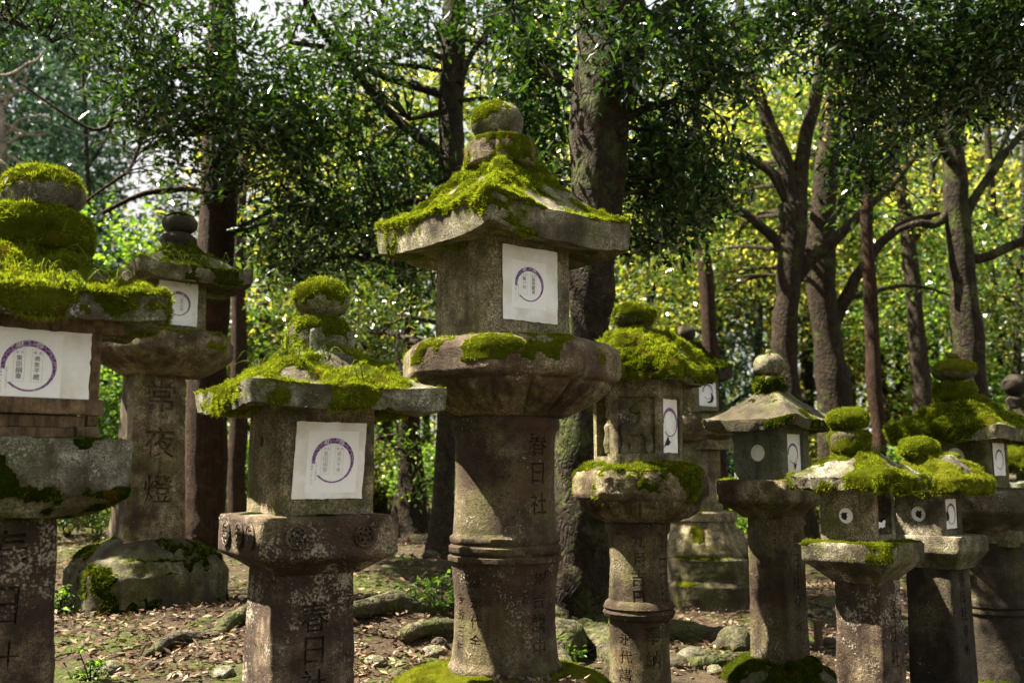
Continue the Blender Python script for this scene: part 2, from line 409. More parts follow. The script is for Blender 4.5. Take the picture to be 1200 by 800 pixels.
def column(chars, x, ztop, size, pitch=None, ext=.0, bev=0.0, wx=1.0, jit=0.0, rs=None):
    """vertical column of characters in the local x-z plane, extruded along y (centred on y=0); ext, bev relative to size"""
    pitch = pitch or size*1.08; Vs = []; Fs = []; n = 0
    for i, ch in enumerate(chars):
        if ch == ' ': continue
        V, T = char_mesh(ch, ext, bev)
        if not len(V): continue
        V = V*size; s = 1+(rs.uniform(-jit, jit) if rs is not None else 0); a = (rs.uniform(-jit, jit)*.6 if rs is not None else 0)
        X = V[:, 0]*wx*s; Zz = V[:, 1]*s
        X, Zz = X*cos(a)-Zz*sin(a), X*sin(a)+Zz*cos(a)
        Vs.append(np.stack([X+x, -V[:, 2], Zz+ztop-size*.5-i*pitch], -1)); Fs.append(T+n); n += len(V)
    if not Vs: return np.zeros((0, 3)), np.zeros((0, 3), int)
    return np.vstack(Vs), np.vstack(Fs)

def carve(o, cutters):
    """cut mesh solids (V,T in the object's own space) out of object o"""
    tmp = []
    for V, T in cutters:
        if len(V) == 0: continue
        me = mesh_np('cutter', V, [T], False); c = bpy.data.objects.new('cutter', me); COL.objects.link(c)
        tmp.append(c); c.matrix_world = o.matrix_world
        md = o.modifiers.new('cut', 'BOOLEAN'); md.operation = 'DIFFERENCE'; md.solver = 'EXACT'; md.object = c; md.use_self = True
    if o.parent is not None:
        pm = bpy.context.view_layer; pm.update()
        for c in tmp: c.matrix_world = o.matrix_world
    bpy.context.view_layer.update()
    dg = bpy.context.evaluated_depsgraph_get(); ev = o.evaluated_get(dg)
    me = bpy.data.meshes.new_from_object(ev); mats = list(o.data.materials)
    o.modifiers.clear(); old = o.data
    if len(me.polygons) > 50:
        nm = old.name; o.data = me; bpy.data.meshes.remove(old); me.name = nm
        me.materials.clear(); [me.materials.append(x) for x in mats]
    for c in tmp:
        d = c.data; bpy.data.objects.remove(c); bpy.data.meshes.remove(d)
def sharp_angle(o, ang=40):
    me = o.data
    try: me.set_sharp_from_angle(angle=radians(ang))
    except Exception: pass
def rot_z(V, a):
    c, s = cos(a), sin(a); W = V.copy(); W[:, 0] = c*V[:, 0]-s*V[:, 1]; W[:, 1] = s*V[:, 0]+c*V[:, 1]; return W
def box_vf(x0, x1, y0, y1, z0, z1):
    V = np.array([(x, y, z) for z in (z0, z1) for y in (y0, y1) for x in (x0, x1)], float)
    Fq = np.array([(0, 2, 3, 1), (4, 5, 7, 6), (0, 1, 5, 4), (2, 6, 7, 3), (0, 4, 6, 2), (1, 3, 7, 5)])
    return V, Fq
def quads2tris(Q): return np.vstack([Q[:, [0, 1, 2]], Q[:, [0, 2, 3]]])
def tubes(paths, Mm=10, rough=0.0, seed=0, rs=6, fbase=0):
    """paths: list of arrays (k,4) x,y,z,r -> V,[quads,tris]"""
    Vs = []; Qs = []; Ts = []; n = 0
    for pth in paths:
        p = np.asarray(pth, float); c = p[:, :3]; r = p[:, 3]; K = len(p)
        tn = np.gradient(c, axis=0); tn /= np.maximum(np.linalg.norm(tn, axis=1, keepdims=True), 1e-9)
        ref = np.array((1.0, 0, 0)) if abs(tn[0][0]) < .8 else np.array((0, 1.0, 0))
        A = np.zeros((K, 3)); u = ref-tn[0]*np.dot(ref, tn[0]); u /= np.linalg.norm(u)
        for k in range(K):
            u = u-tn[k]*np.dot(u, tn[k]); u /= max(np.linalg.norm(u), 1e-9); A[k] = u
        B = np.cross(tn, A); th = np.arange(Mm)*2*pi/Mm
        V = c[:, None]+r[:, None, None]*(A[:, None]*np.cos(th)[None, :, None]+B[:, None]*np.sin(th)[None, :, None])
        V = V.reshape(-1, 3)
        if rough > 0:
            cc = np.repeat(c, Mm, 0); dd = V-cc
            V = cc+dd*(1+rough*fbm(V*np.array((1, 1, .45)), rs, 4, seed)[:, None])
        i = np.arange(K-1)[:, None]*Mm; j = np.arange(Mm)[None]; j2 = (j+1) % Mm
        Qs.append(np.stack([i+j, i+j2, i+Mm+j2, i+Mm+j], -1).reshape(-1, 4)+n)
        e = len(V); V = np.vstack([V, c[0], c[-1]]); j = np.arange(Mm)
        Ts.append(np.stack([np.full(Mm, e), (j+1) % Mm, j], -1)+n); Ts.append(np.stack([np.full(Mm, e+1), (K-1)*Mm+j, (K-1)*Mm+(j+1) % Mm], -1)+n)
        Vs.append(V); n += len(V)
    return np.vstack(Vs), [np.vstack(Qs), np.vstack(Ts)]
def smooth_path(pts, m_=6):
    """Catmull-Rom through pts (k,4)"""
    p = np.asarray(pts, float); out = []
    q = np.vstack([2*p[0]-p[1], p, 2*p[-1]-p[-2]])
    for i in range(1, len(q)-2):
        for k in range(m_):
            t = k/m_; a, b_, c, d = q[i-1], q[i], q[i+1], q[i+2]
            out.append(.5*((2*b_)+(-a+c)*t+(2*a-5*b_+4*c-d)*t*t+(-a+3*b_-3*c+d)*t**3))
    out.append(p[-1]); return np.array(out)
# ================================================================ lanterns
def arc(cy, ry, rx, a0=-78, a1=84, k=14):
    """vertical profile of a ball in photograph pixels, bottom to top"""
    return [(cy-ry*sin(radians(a0+(a1-a0)*i/k)), rx*cos(radians(a0+(a1-a0)*i/k))) for i in range(k+1)]
def petals(n, amp, zlo, zhi):
    def f(th, z):
        t = (z-zlo)/(zhi-zlo)
        if t < 0 or t > 1: return 1.0
        u = np.abs(((th*n/(2*pi)) % 1)-.5)*2
        return 1-amp*np.clip((u-.62)/.38, 0, 1)**1.5*sin(pi*min(1, max(0, t)))**.5+amp*.3*np.cos(np.clip(u, 0, 1)*pi*3)*(u < .62)*sin(pi*t)
    return f
def disc(x, z, r, y, k=40):
    """disc facing -Y"""
    th = np.arange(k)*2*pi/k
    V = np.vstack([np.stack([x+r*np.cos(th), np.full(k, y), z+r*np.sin(th)], -1), [[x, y, z]]])
    j = np.arange(k); return V, np.stack([j, (j+1) % k, np.full(k, k)], -1)
def sheet(x0, x1, z0, z1, y, nx=14, nz=14, warp=None, ragged=0.0, seed=0, t=.0012):
    xs = np.linspace(x0, x1, nx+1); zs = np.linspace(z0, z1, nz+1)
    X, Z = np.meshgrid(xs, zs); V = np.stack([X.ravel(), np.full(X.size, y), Z.ravel()], -1)
    if ragged:
        e = (np.abs(V[:, 0]-x0) < 1e-6)*-1.0+(np.abs(V[:, 0]-x1) < 1e-6); V[:, 0] += e*ragged*fbm(V, 60, 2, seed)
        e = (np.abs(V[:, 2]-z0) < 1e-6)*-1.0+(np.abs(V[:, 2]-z1) < 1e-6); V[:, 2] += e*ragged*fbm(V, 60, 2, seed+1)
    i = np.arange(nz)[:, None]*(nx+1)+np.arange(nx)[None]; i = i.ravel()
    q = np.stack([i, i+1, i+nx+2, i+nx+1], -1)
    n = len(V); Vb = V.copy(); Vb[:, 1] += t
    if warp is not None: V = warp(V); Vb = warp(Vb)
    edge = list(range(0, nx+1))+[k*(nx+1)+nx for k in range(1, nz+1)]+[nz*(nx+1)+k for k in range(nx-1, -1, -1)]+[k*(nx+1) for k in range(nz-1, 0, -1)]
    e = np.array(edge); e2 = np.roll(e, -1)
    return np.vstack([V, Vb]), np.vstack([q, q[:, ::-1]+n, np.stack([e2, e, e+n, e2+n], -1)])
def ring_band(x, z, ro, ri, dz, y, a_gap0, a_gap1, seg=90, nr=2):
    th = np.linspace(radians(a_gap1), radians(a_gap0+360), seg+1)
    o = np.stack([x+ro*np.cos(th), np.full(seg+1, y), z+ro*np.sin(th)], -1)
    i_ = np.stack([x+ri*np.cos(th)+.002*0, np.full(seg+1, y), z-dz+ri*np.sin(th)], -1)
    V = np.vstack([i_, o]); k = np.arange(seg)
    return V, np.stack([k, k+seg+1, k+seg+2, k+1], -1)

COLS = [('氏名', '東田絹章'), ('願意', '病気平癒')]
def paper(thing, A, cx, cz, w, h, rc=(0, 0), rr=.08, style='full', y=None, seed=0, warp_amp=.0025, inner=True, cols=COLS, label=None, skew=0.0):
    y = -(A+.0075) if y is None else y
    def warp(V):
        V = V.copy(); q = V*np.array((1, 0, 1)); V[:, 1] += warp_amp*fbm(q, 7, 3, seed+40)
        V[:, 0] += skew*(V[:, 2]-cz); V[:, 1] -= .0; return V
    V, Q = sheet(cx-w/2, cx+w/2, cz-h/2, cz+h/2, y, warp=warp, ragged=.0035, seed=seed)
    p = mk('paper', V, [Q], M['paper'], thing, False)
    if label: p['label'] = label
    X, Z = cx+rc[0], cz+rc[1]
    if inner:
        V, Q = sheet(X-rr*1.22, X+rr*1.18, Z-rr*1.42, Z+rr*1.32, y-.0008, 12, 12, warp=warp, t=.0006)
        mk('printed_slip', V, [Q], M['inner'], p, False)
    V, Q = ring_band(X, Z, rr, rr*.845, rr*.085, y-.0016, 186, 222)
    V = warp(V); mk('ring_print', V, [Q], M['purple'], p, False)
    if style == 'blank': return p
    rs = np.random.default_rng(seed)
    def put(name, parts, mat, dy=.0020):
        for Vc, Tc in parts:
            if not len(Vc): continue
            Vc = Vc.copy(); Vc[:, 1] = y-dy; mk(name, warp(Vc), [Tc], mat, p, False)
    put('ring_lettering', [column('獻', X-rr*.36, Z+rr*.98, rr*.27), column('燈', X+rr*.36, Z+rr*.98, rr*.27)], M['white'], .0024)
    s = rr*.235
    mk_ink = M['fade'] if style == 'faded' else M['ink']
    put('handwriting', [column(cols[0][1], X-rr*.36, Z+rr*.42, s, s*1.02, rs=rs, jit=.12), column(cols[1][1], X+rr*.28, Z+rr*.42, s, s*1.02, rs=rs, jit=.12)], mk_ink)
    hs = rr*.12
    put('column_heading', [column(cols[0][0][0], X-rr*.43, Z+rr*.58, hs), column(cols[0][0][1], X-rr*.27, Z+rr*.58, hs),
                           column(cols[1][0][0], X+rr*.20, Z+rr*.58, hs), column(cols[1][0][1], X+rr*.38, Z+rr*.58, hs),
                           column('奉納料一灯一〇〇円'[:8], X-rr*.97, Z-rr*.10, rr*.10, rr*.125), column('平成二十年節分万灯籠'[:9], X-rr*.78, Z-rr*.10, rr*.075, rr*.09)], M['pink'])
    # hair-thin frames round the columns
    for xc in (X-rr*.36, X+rr*.28):
        fr = []; n = 0
        for (a, b_, c_, d) in ((xc-rr*.2, xc-rr*.193, Z-rr*.62, Z+rr*.66), (xc+rr*.193, xc+rr*.2, Z-rr*.62, Z+rr*.66), (xc-rr*.2, xc+rr*.2, Z-rr*.62, Z-rr*.613), (xc-rr*.2, xc+rr*.2, Z+rr*.653, Z+rr*.66)):
            V = np.array([(a, 0, c_), (b_, 0, c_), (b_, 0, d), (a, 0, d)], float); fr.append((V, np.array([(0, 1, 2), (0, 2, 3)])+n)); n += 4
        put('column_frame', [(np.vstack([f[0] for f in fr]), np.vstack([f[1] for f in fr]))], M['pink'], .0018)
    return p

def face_rot(V, ang):      # from the -Y face to the face at angle ang (about the axis)
    return rot_z(V, ang)

def carve_list(specs, surf):
    """specs: (chars, angle_deg, x, ztop, size, pitch); surf(z) = apothem/radius there"""
    rs = np.random.default_rng(5); out = []
    for (chars, ang, x, zt, size, pitch) in specs:
        for i, ch in enumerate(chars):
            zc = zt-i*pitch
            V, T = column(ch, x, zc, size, rs=rs, jit=.06, ext=.03 if size > .15 else .055, bev=.035)
            if not len(V): continue
            V = V.copy(); V[:, 1] -= surf(zc-size/2)-(.012*size+.0035 if size > .15 else .018*size+.0070 if size >= .113 else .014*size+.0036)
            out.append((rot_z(V, radians(ang)), T))
    if not out: return []
    n = 0; Vs = []; Ts = []
    for V, T in out: Vs.append(V); Ts.append(T+n); n += len(V)
    return [(np.vstack(Vs), np.vstack(Ts))]

def part(name, V, F_, mat, thing, moss=None):
    o = mk(name, V, F_, mat, thing)
    if moss:
        mats = moss.pop('mat', 'moss'); moss_on('moss', V, F_, o, M[mats], **moss)
    return o

GROUP = 'stone lanterns standing in the wood'
def lantern(sp):
    D = sp['D']; s = mpp(D); a = radians(sp['a']); X0 = P(sp['px'], sp.get('pxy', 400), D)[0]
    z0 = zof(sp['yb'], D)
    root = empty('stone_lantern', (X0, D, z0), a); tag(root, sp['label'], 'stone lantern', GROUP)
    bpy.context.view_layer.update()
    Z = lambda py: zof(py, D)-z0
    seed = sp['seed']; q = sp.get('q', 1.0)         # q: detail
    def off(dx): return (dx*s*cos(a), -dx*s*sin(a))
    def prof(lv, n): k = cos(pi/n) if n else 1.0; return [(Z(y), r*s*k) for y, r in sorted(lv, key=lambda t: -t[0])]
    def stack(name, e, extra=None):
        n = e.get('n', 0); pr = prof(e['lv'], n) if not e.get('raw') else [(Z(y), r*s*(cos(pi/n) if n else 1)) for y, r in e['lv']]
        zl = None
        if 'pet' in e: nn_, amp, ylo, yhi = e['pet']; mod = petals(nn_, amp, Z(ylo), Z(yhi))
        else: mod = None
        V, F_ = loft(pr, n, int(e.get('M', 96)), e.get('step', .012/q), e.get('rnd', .12), mod=mod, rough=e.get('rough', .003), rs=e.get('rs', 9), seed=seed+e.get('sd', 0), off=off(e.get('dx', 0)), twist=radians(e.get('twist', 0)))
        if 'tilt' in e:
            t = radians(e['tilt']); zc = V[:, 2].min(); x = V[:, 0].copy(); z = V[:, 2]-zc
            V[:, 0] = x*cos(t)+z*sin(t); V[:, 2] = -x*sin(t)+z*cos(t)+zc
        o = mk(name, V, F_, M[e.get('mat', sp['mat'])], root); o['_s'] = 0
        del o['_s']
        if 'moss' in e:
            mo = dict(e['moss']); mt = mo.pop('mat', 'moss'); moss_on('moss', V, F_, o, M[mt], seed=seed+e.get('sd', 0)+3, **mo)
        return o, pr
    for nm in ('base', 'shaft', 'bowl', 'fire_box'):
        for e in (sp.get(nm) if isinstance(sp.get(nm), list) else [sp[nm]] if nm in sp else []):
            o, pr = stack(e.get('name', nm), e)
            ox, oy = off(e.get('dx', 0)); n = e.get('n', 0)
            zs = [p_[0] for p_ in pr]; rr_ = [p_[1] for p_ in pr]
            surf = lambda z, zs=zs, rr_=rr_: float(np.interp(z, zs, rr_))
            if 'text' in e:
                cut = carve_list([(c, an, x, Z(y), sz, pt) for (c, an, x, y, sz, pt) in e['text']], surf)
                cut = [(V+np.array((ox, oy, 0)), T) for V, T in cut]
                carve(o, cut)
            if 'cuts' in e:       # window recesses: (kind, angle, x, yc_px, w, h, depth)
                cs = []
                for (kind, an, x, yc, w, h, dep) in e['cuts']:
                    zc = Z(yc); Af = surf(zc)
                    if kind == 'rect':
                        V, Q = box_vf(x-w/2, x+w/2, -Af-.05, -Af+dep, zc-h/2, zc+h/2); T = quads2tris(Q)
                    else:
                        k = 40; th = np.arange(k)*2*pi/k
                        V = np.vstack([np.stack([x+w*np.cos(th), np.full(k, yy), zc+w*np.sin(th)], -1) for yy in (-Af-.05, -Af+dep)]+[[[x, -Af-.05, zc], [x, -Af+dep, zc]]])
                        j = np.arange(k); j2 = (j+1) % k
                        T = np.vstack([np.stack([j, j2, j2+k], -1)[:, ::-1], np.stack([j, j2+k, j+k], -1)[:, ::-1], np.stack([np.full(k, 2*k), j, j2], -1), np.stack([np.full(k, 2*k+1), j2+k, j+k], -1)])
                        T = T
                    V = rot_z(V, radians(an))+np.array((ox, oy, 0)); cs.append((V, T))
                # make cutters consistently outward
                cs2 = []
                for V, T in cs:
                    vol = np.einsum('ij,ij->i', V[T[:, 0]], np.cross(V[T[:, 1]], V[T[:, 2]])).sum()
                    cs2.append((V, T if vol > 0 else T[:, ::-1]))
                carve(o, cs2)
            if nm == 'fire_box': Abox = surf(Z(sum(y for y, _ in e['lv'])/len(e['lv']))); boxoff = (ox, oy); boxo = o
            sharp_angle(o, 50)
    if 'roof' in sp:
        r = sp['roof']; n = r.get('n', 4); k = cos(pi/n)
        V, F_ = roof_loft(n, Z(r['yt']), r['rt']*s*k, Z(r['ytop']), Z(r['ybot']), r['R']*s*k, r.get('up', .03), r.get('conc', 1.7), Abox, r.get('ridge', .01), int(r.get('M', 168)), r.get('rough', .004), seed, r.get('rnd', .05))
        V = rot_z(V, radians(r.get('twist', 0))); ox, oy = off(r.get('dx', 0)); V[:, 0] += ox; V[:, 1] += oy
        o = mk('roof', V, F_, M[r.get('mat', 's_roof')], root); sharp_angle(o, 55)
        for mo in r.get('moss', []):
            mo = dict(mo); mt = mo.pop('mat', 'moss'); moss_on('moss', V, F_, o, M[mt], seed=seed+mo.pop('sd', 1), **mo)
        sp['_roofV'] = V; sp['_roofo'] = o
    for e in sp.get('finial', []): stack(e['name'], e)
    sp.update(_root=root, _Z=Z, _s=s, _A=locals().get('Abox'), _off=locals().get('boxoff', (0, 0)), _z0=z0, _box=locals().get('boxo'))
    return sp
def put_paper(sp, **k):
    """k: dx (frac of face), y0,y1 (px on the axis), w"""
    Z = sp['_Z']; A = sp['_A']; face = 2*A
    cz = (Z(k['y0'])+Z(k['y1']))/2; h = Z(k['y0'])-Z(k['y1'])
    y = -(A-k['rec']) if 'rec' in k else None
    p = paper(sp['_root'], A, k.get('dx', 0)*face, cz, k['w']*face, h, rc=k.get('rc', (0, 0)), rr=k.get('rr', .08), style=k.get('style', 'full'), y=y, seed=sp['seed'], inner=k.get('inner', True), warp_amp=k.get('warp', .002), skew=k.get('skew', 0), cols=k.get('cols', COLS))
    ox, oy = sp['_off']
    p.location = (ox, oy, 0); return p
def put_disc(sp, ang, x, yc, r, rec, name='round_paper', hole=None, mat='paper'):
    A = sp['_A']; zc = sp['_Z'](yc); V, T = disc(x, zc, r*1.06, -(A-rec))
    ox, oy = sp['_off']; W = rot_z(V, radians(ang))+np.array((ox, oy, 0))
    o = mk(name, W, [T], M[mat], sp['_root'], False)
    if hole:
        rs = np.random.default_rng(3); k = 18; th = np.arange(k)*2*pi/k; rad = hole*(.6+.7*rs.random(k))
        V = np.vstack([np.stack([x+hole_dx(hole)+rad*np.cos(th), np.full(k, -(A-rec)-.0015), zc+rad*np.sin(th)], -1), [[x+hole_dx(hole), -(A-rec)-.0015, zc]]])
        j = np.arange(k); W = rot_z(V, radians(ang))+np.array((ox, oy, 0))
        mk('torn_hole_shade', W, [np.stack([j, (j+1) % k, np.full(k, k)], -1)], M['hole'], o, False)  # dark patch laid on the paper for the shade in the tear
def hole_dx(h): return -.010 if h < .019 else 0.0
def torn(sp, paper_o, xf, yc, pts, rec=None):
    """dark patch on a paper, painting the shade of a ragged tear: pts in metres round its centre"""
    A = sp['_A']; zc = sp['_Z'](yc); y = -(A-rec)-.0035 if rec is not None else -(A+.0105)
    p = np.array(pts, float); k = len(p)
    V = np.vstack([np.stack([xf*2*A+p[:, 0], np.full(k, y), zc+p[:, 1]], -1)])
    me = bpy.data.meshes.new('torn_hole_shade'); me.from_pydata([tuple(v) for v in V], [], [tuple(range(k))]); me.update()
    o = obj('torn_hole_shade', me, M['hole'], paper_o); return o

# per-kind shorthand for moss
def mo(cover, thick=.012, dens=26000, slen=.011, swid=.0024, **k): return dict(cover=cover, thick=thick, dens=dens, slen=slen, swid=swid, **k)
FAR = dict(dens=9000, slen=.016, swid=.005)

L = {}
# --- the tall lantern in the middle
L[4] = lantern(dict(px=588, D=4.5, a=35, yb=812, seed=4, mat='s_main', q=1.3,
    label='tallest stone lantern, in the middle, with a ringed brown round shaft',
    base=dict(n=0, name='base', mat='s_base', raw=True, lv=[(850, 150), (822, 140), (805, 124), (795, 108), (788, 84), (786, 63)], rough=.014, rs=4, moss=mo(.80, .02), M=128),
    shaft=dict(n=0, dx=4, mat='s_shaft', M=160, lv=[(790, 60), (784, 63), (778, 64.5), (770, 61), (745, 58.5), (700, 57.5), (672, 60), (658, 62), (655, 65.5), (650, 65.5), (648, 61.5), (645, 64.5), (639, 65), (636, 61.5), (633, 63.5), (628, 63.5), (625, 60), (600, 58.5), (560, 57), (520, 57.5), (508, 59), (502, 63), (494, 63.5), (488, 60)],
        step=.010, rough=.0022, rs=6, text=[('春日社', 6, 0, 507, .105, .128), ('永代常夜', -34, 0, 535, .052, .07), ('東吉講中', 6, 0, 658, .082, .10), ('奉永代金', -68, 0, 668, .064, .082), ('安政三年', -92, 0, 690, .055, .068)]),
    bowl=dict(n=8, twist=22.5, dx=10, mat='s_bowl', M=256, rnd=.015, lv=[(490, 66), (486, 76), (476, 97), (464, 115), (456, 122), (452, 121), (449, 129), (444, 132), (420, 132), (413, 129), (406, 116), (403, 85)], pet=(16, .11, 489, 452), rough=.0016, step=.008,
        moss=mo(.44, .008, scale=9, bias=lambda V, n: np.where(V[:, 2] > V[:, 2].max()-.13, 0, -1.2)+np.clip(-V[:, 0]*1.2, -.35, .14), wz=.05)),
    fire_box=dict(n=4, dx=0, lv=[(408, 83.5), (280, 82.5)], rough=.0022, rs=5, rnd=.035, M=96),
    roof=dict(n=4, R=156, dx=1, yt=199, rt=44, ytop=260, ybot=293, up=.04, conc=1.5, ridge=.024, M=240, rough=.006, rnd=.03, twist=6,
        moss=[mo(.55, .022, 42000, .014, .003, wz=.1, scale=5.2, maxn=90000, bias=lambda V, n: np.where(n[:, 2] < .12, -.5, 0)+.26*np.exp(-((np.abs(V[:, 0])-np.abs(V[:, 1]))/.07)**2)+np.where(V[:, 2] > V[:, 2].max()-.08, .25, 0)+np.clip(-V[:, 0]*.8, -.16, .22))]),
    finial=[dict(name='neck', n=0, M=96, mat='s_bowl', lv=[(200, 44), (196, 45), (180, 44.5), (168, 40), (164, 28)], pet=(8, .07, 198, 165), dx=-1, sd=11, moss=mo(.62, .009, wz=.2, namp=.4)),
            dict(name='ball', n=0, M=96, mat='s_roof', lv=arc(145, 25, 32.5)+[(119.5, 3.2), (116, 2.2)], dx=-6, sd=12, moss=mo(.40, .006, 24000, .008, wz=.3, bias=lambda V, n: np.clip(-n[:, 0]*.35, -.2, .25), namp=.4))]))
put_paper(L[4], dx=-.015, y0=302, y1=384.5, w=.655, rc=(-.007, .0), rr=.077, cols=[('氏名', '柴一社'), ('願意', '商売繁昌')])
# --- near left lantern with the square post
L[3] = lantern(dict(px=364, pxy=540, D=3.9, a=32, yb=855, seed=33, mat='s_main', q=1.3,
    label='square lantern with crest carved slab and grassy roof, next left of the tallest one',
    base=dict(n=0, mat='s_base', raw=True, lv=[(900, 120), (870, 110), (850, 90), (843, 60)], rough=.012),
    shaft=dict(n=4, dx=-8, mat='s_blotch', M=128, rnd=.05, lv=[(856, 72), (830, 71), (740, 69), (664, 66)], step=.016, rough=.003, rs=7,
        text=[('春日社', 0, .0, 699, .115, .118), ('文政五年', -90, 0, 730, .05, .06)]),
    bowl=dict(n=4, dx=-2, mat='s_blotch', M=224, rnd=.055, step=.008, lv=[(668, 68), (664, 75), (656, 92), (648, 111), (644, 114.5), (606, 115.5), (602, 113), (600, 82)], rough=.003,
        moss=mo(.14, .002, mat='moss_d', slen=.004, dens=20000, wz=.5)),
    fire_box=dict(n=4, lv=[(602, 81.5), (470, 81)], rough=.003, rs=6, rnd=.05, M=96, step=.02, cuts=[('disc', -90, -.01, 518, .022, 0, .03)]),
    roof=dict(n=4, R=164, dx=7, yt=410, rt=46, ytop=456, ybot=480, up=.018, conc=1.5, ridge=.016, M=240, rough=.010, mat='s_lichen', rnd=.07,
        moss=[mo(.64, .018, 42000, .014, .0028, wz=.15, scale=6, maxn=90000, bias=lambda V, n: np.where(n[:, 2] < .2, -.16, 0)+np.clip(-V[:, 0]*.25, -.12, .10))]),
    finial=[dict(name='neck_block', n=4, M=96, mat='s_lichen', rnd=.05, lv=[(414, 41), (392, 41), (389, 38)], dx=10, sd=5, rough=.002, twist=6),
            dict(name='neck', n=0, M=96, mat='s_base', lv=[(412, 36), (404, 38), (385, 36), (378, 32), (374, 24)], dx=6, sd=11, moss=mo(.55, .009, wz=.1, namp=.4)),
            dict(name='ball', n=0, M=96, mat='s_roof', lv=arc(352, 24, 33), dx=8, sd=12, moss=mo(.72, .010, 36000, .012, wz=.45, namp=.4))]))
put_paper(L[3], dx=.0, y0=497.5, y1=583, w=.72, rc=(.012, .0), rr=.083, style='faded', skew=.05)
# --- far left, near, with the timber fire box
L[1] = lantern(dict(px=30, pxy=400, D=3.3, a=36, yb=862, seed=21, mat='s_main', q=1.2,
    label='big lantern cut by the left edge with thick moss and a wooden fire box',
    base=dict(n=0, mat='s_base', raw=True, lv=[(910, 140), (880, 120), (862, 110), (855, 80)], rough=.012),
    shaft=dict(n=4, dx=-17, mat='s_blotch', M=96, rnd=.07, lv=[(864, 86), (800, 83), (700, 79), (603, 75)], step=.012, rough=.004, text=[('春日社', 0, .0, 618, .14, .165)]),
    bowl=dict(n=4, dx=-10, mat='s_lichen', M=192, rnd=.05, step=.010, lv=[(606, 80), (603, 108), (590, 138), (580, 154), (574, 158), (524, 159), (517, 156), (513, 100)], rough=.005, rs=7,
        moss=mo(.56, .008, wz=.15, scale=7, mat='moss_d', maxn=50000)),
    fire_box=[dict(name='inner_core', n=4, mat='hole', lv=[(515, 60), (365, 60)], rough=0, M=96)],  # dark block painting the shade inside the hollow box
    roof=dict(n=4, R=186, dx=2, yt=292, rt=60, ytop=348, ybot=376, up=.03, conc=1.45, ridge=.02, M=240, rough=.010, mat='s_lichen', rnd=.07,
        moss=[mo(.67, .020, 46000, .015, .0028, wz=.3, scale=4.5, maxn=110000, bias=lambda V, n: np.where(n[:, 2] < .12, -.18, 0))]),
    finial=[dict(name='neck', n=0, M=96, mat='s_base', lv=[(297, 52), (292, 58), (270, 60), (256, 54), (250, 36)], dx=5, sd=11, moss=mo(.85, .016, 38000, .013, wz=.1, namp=.35)),
            dict(name='ball', n=0, M=96, mat='s_lichen', lv=arc(229, 30, 49, -74, 84), dx=9, sd=12, rough=.006, moss=mo(.80, .014, 42000, .014, wz=.7, namp=.6))]))
def wood_parts(sp):
    Z = sp['_Z']; s = sp['_s']; A = 90*s*cos(pi/4); root = sp['_root']
    def wb(name, x0, x1, y0, y1, z0_, z1_, sd=0):
        o = mk(name, *(lambda v: (v[0], [v[1]]))(box_vf(x0, x1, y0, y1, z0_, z1_)), M['wood'], root, False)
        md = o.modifiers.new('b', 'BEVEL'); md.width = .004; md.segments = 2
        return o
    t = .032
    for sx in (-1, 1):
        for sy in (-1, 1):
            wb('post', sx*A-t/2, sx*A+t/2, sy*A-t/2, sy*A+t/2, Z(500), Z(372))
    for sy in (-1, 1):
        wb('top_beam', -A-.085, A+.085, sy*A-.022, sy*A+.022, Z(394), Z(370))
        wb('sill_beam', -A-.045, A+.03, sy*A-.03, sy*A+.012, Z(488), Z(470))
    for sx in (-1, 1):
        wb('side_beam', sx*A-.02, sx*A+.02, -A-.05, A+.05, Z(386), Z(362))
    wb('lower_board', -A+.02, A-.02, -A-.01, A+.01, Z(503), Z(489))
    wb('foot_block', A-.05, A+.02, -A-.035, -A+.04, Z(514), Z(501.5))
    wb('ground_beam', -A-.03, A-.055, -A-.03, -A+.03, Z(515), Z(503.2))
    pA = A+t/2+.002
    w = .41
    p = paper(root, pA, .0, (Z(396)+Z(471))/2, 2*A-.034, Z(394)-Z(472), rc=(-.020, -.006), rr=.081, style='full', y=-(A+.020), seed=8, warp_amp=.006)
wood_parts(L[1])
# --- behind it, second from left
L[2] = lantern(dict(px=200, pxy=350, D=6.4, a=38, yb=712, seed=52, mat='s_main',
    label='lantern on a mossy boulder base with three big characters carved down its post',
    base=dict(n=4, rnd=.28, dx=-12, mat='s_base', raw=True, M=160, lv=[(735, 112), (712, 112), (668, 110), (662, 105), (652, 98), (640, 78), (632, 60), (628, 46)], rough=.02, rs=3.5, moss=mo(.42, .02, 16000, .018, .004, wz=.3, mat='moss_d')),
    shaft=dict(n=4, dx=-15, mat='s_bowl', M=96, rnd=.07, step=.02, lv=[(634, 50), (600, 47), (500, 42), (436, 40)], rough=.003, text=[('常夜燈', 0, 0, 448, .20, .29)]),
    bowl=dict(n=6, twist=0, dx=-7, mat='s_bowl', rnd=.07, lv=[(442, 45), (436, 60), (427, 76), (420, 86), (416, 89), (400, 89), (395, 84), (391, 50)], rough=.003, moss=mo(.40, .01, 14000, .016, .004, wz=.6)),
    fire_box=dict(n=4, lv=[(394, 47), (322, 46)], rnd=.07, rough=.002),
    roof=dict(n=4, R=96, dx=8, yt=290, rt=22, ytop=316, ybot=332, up=.05, conc=1.5, ridge=.03, mat='s_roof', rough=.007,
        moss=[mo(.62, .022, 16000, .022, .0045, wz=.3, scale=4, mat='moss_d'), ]),
    finial=[dict(name='neck', n=0, mat='s_dark', lv=[(293, 18), (288, 19), (284, 21), (279, 21), (275, 16)], dx=6, sd=2),
            dict(name='ball', n=0, mat='s_dark', lv=arc(263, 13, 21), dx=7, sd=12, moss=mo(.5, .006, **FAR, mat='moss_d', namp=.4))]))
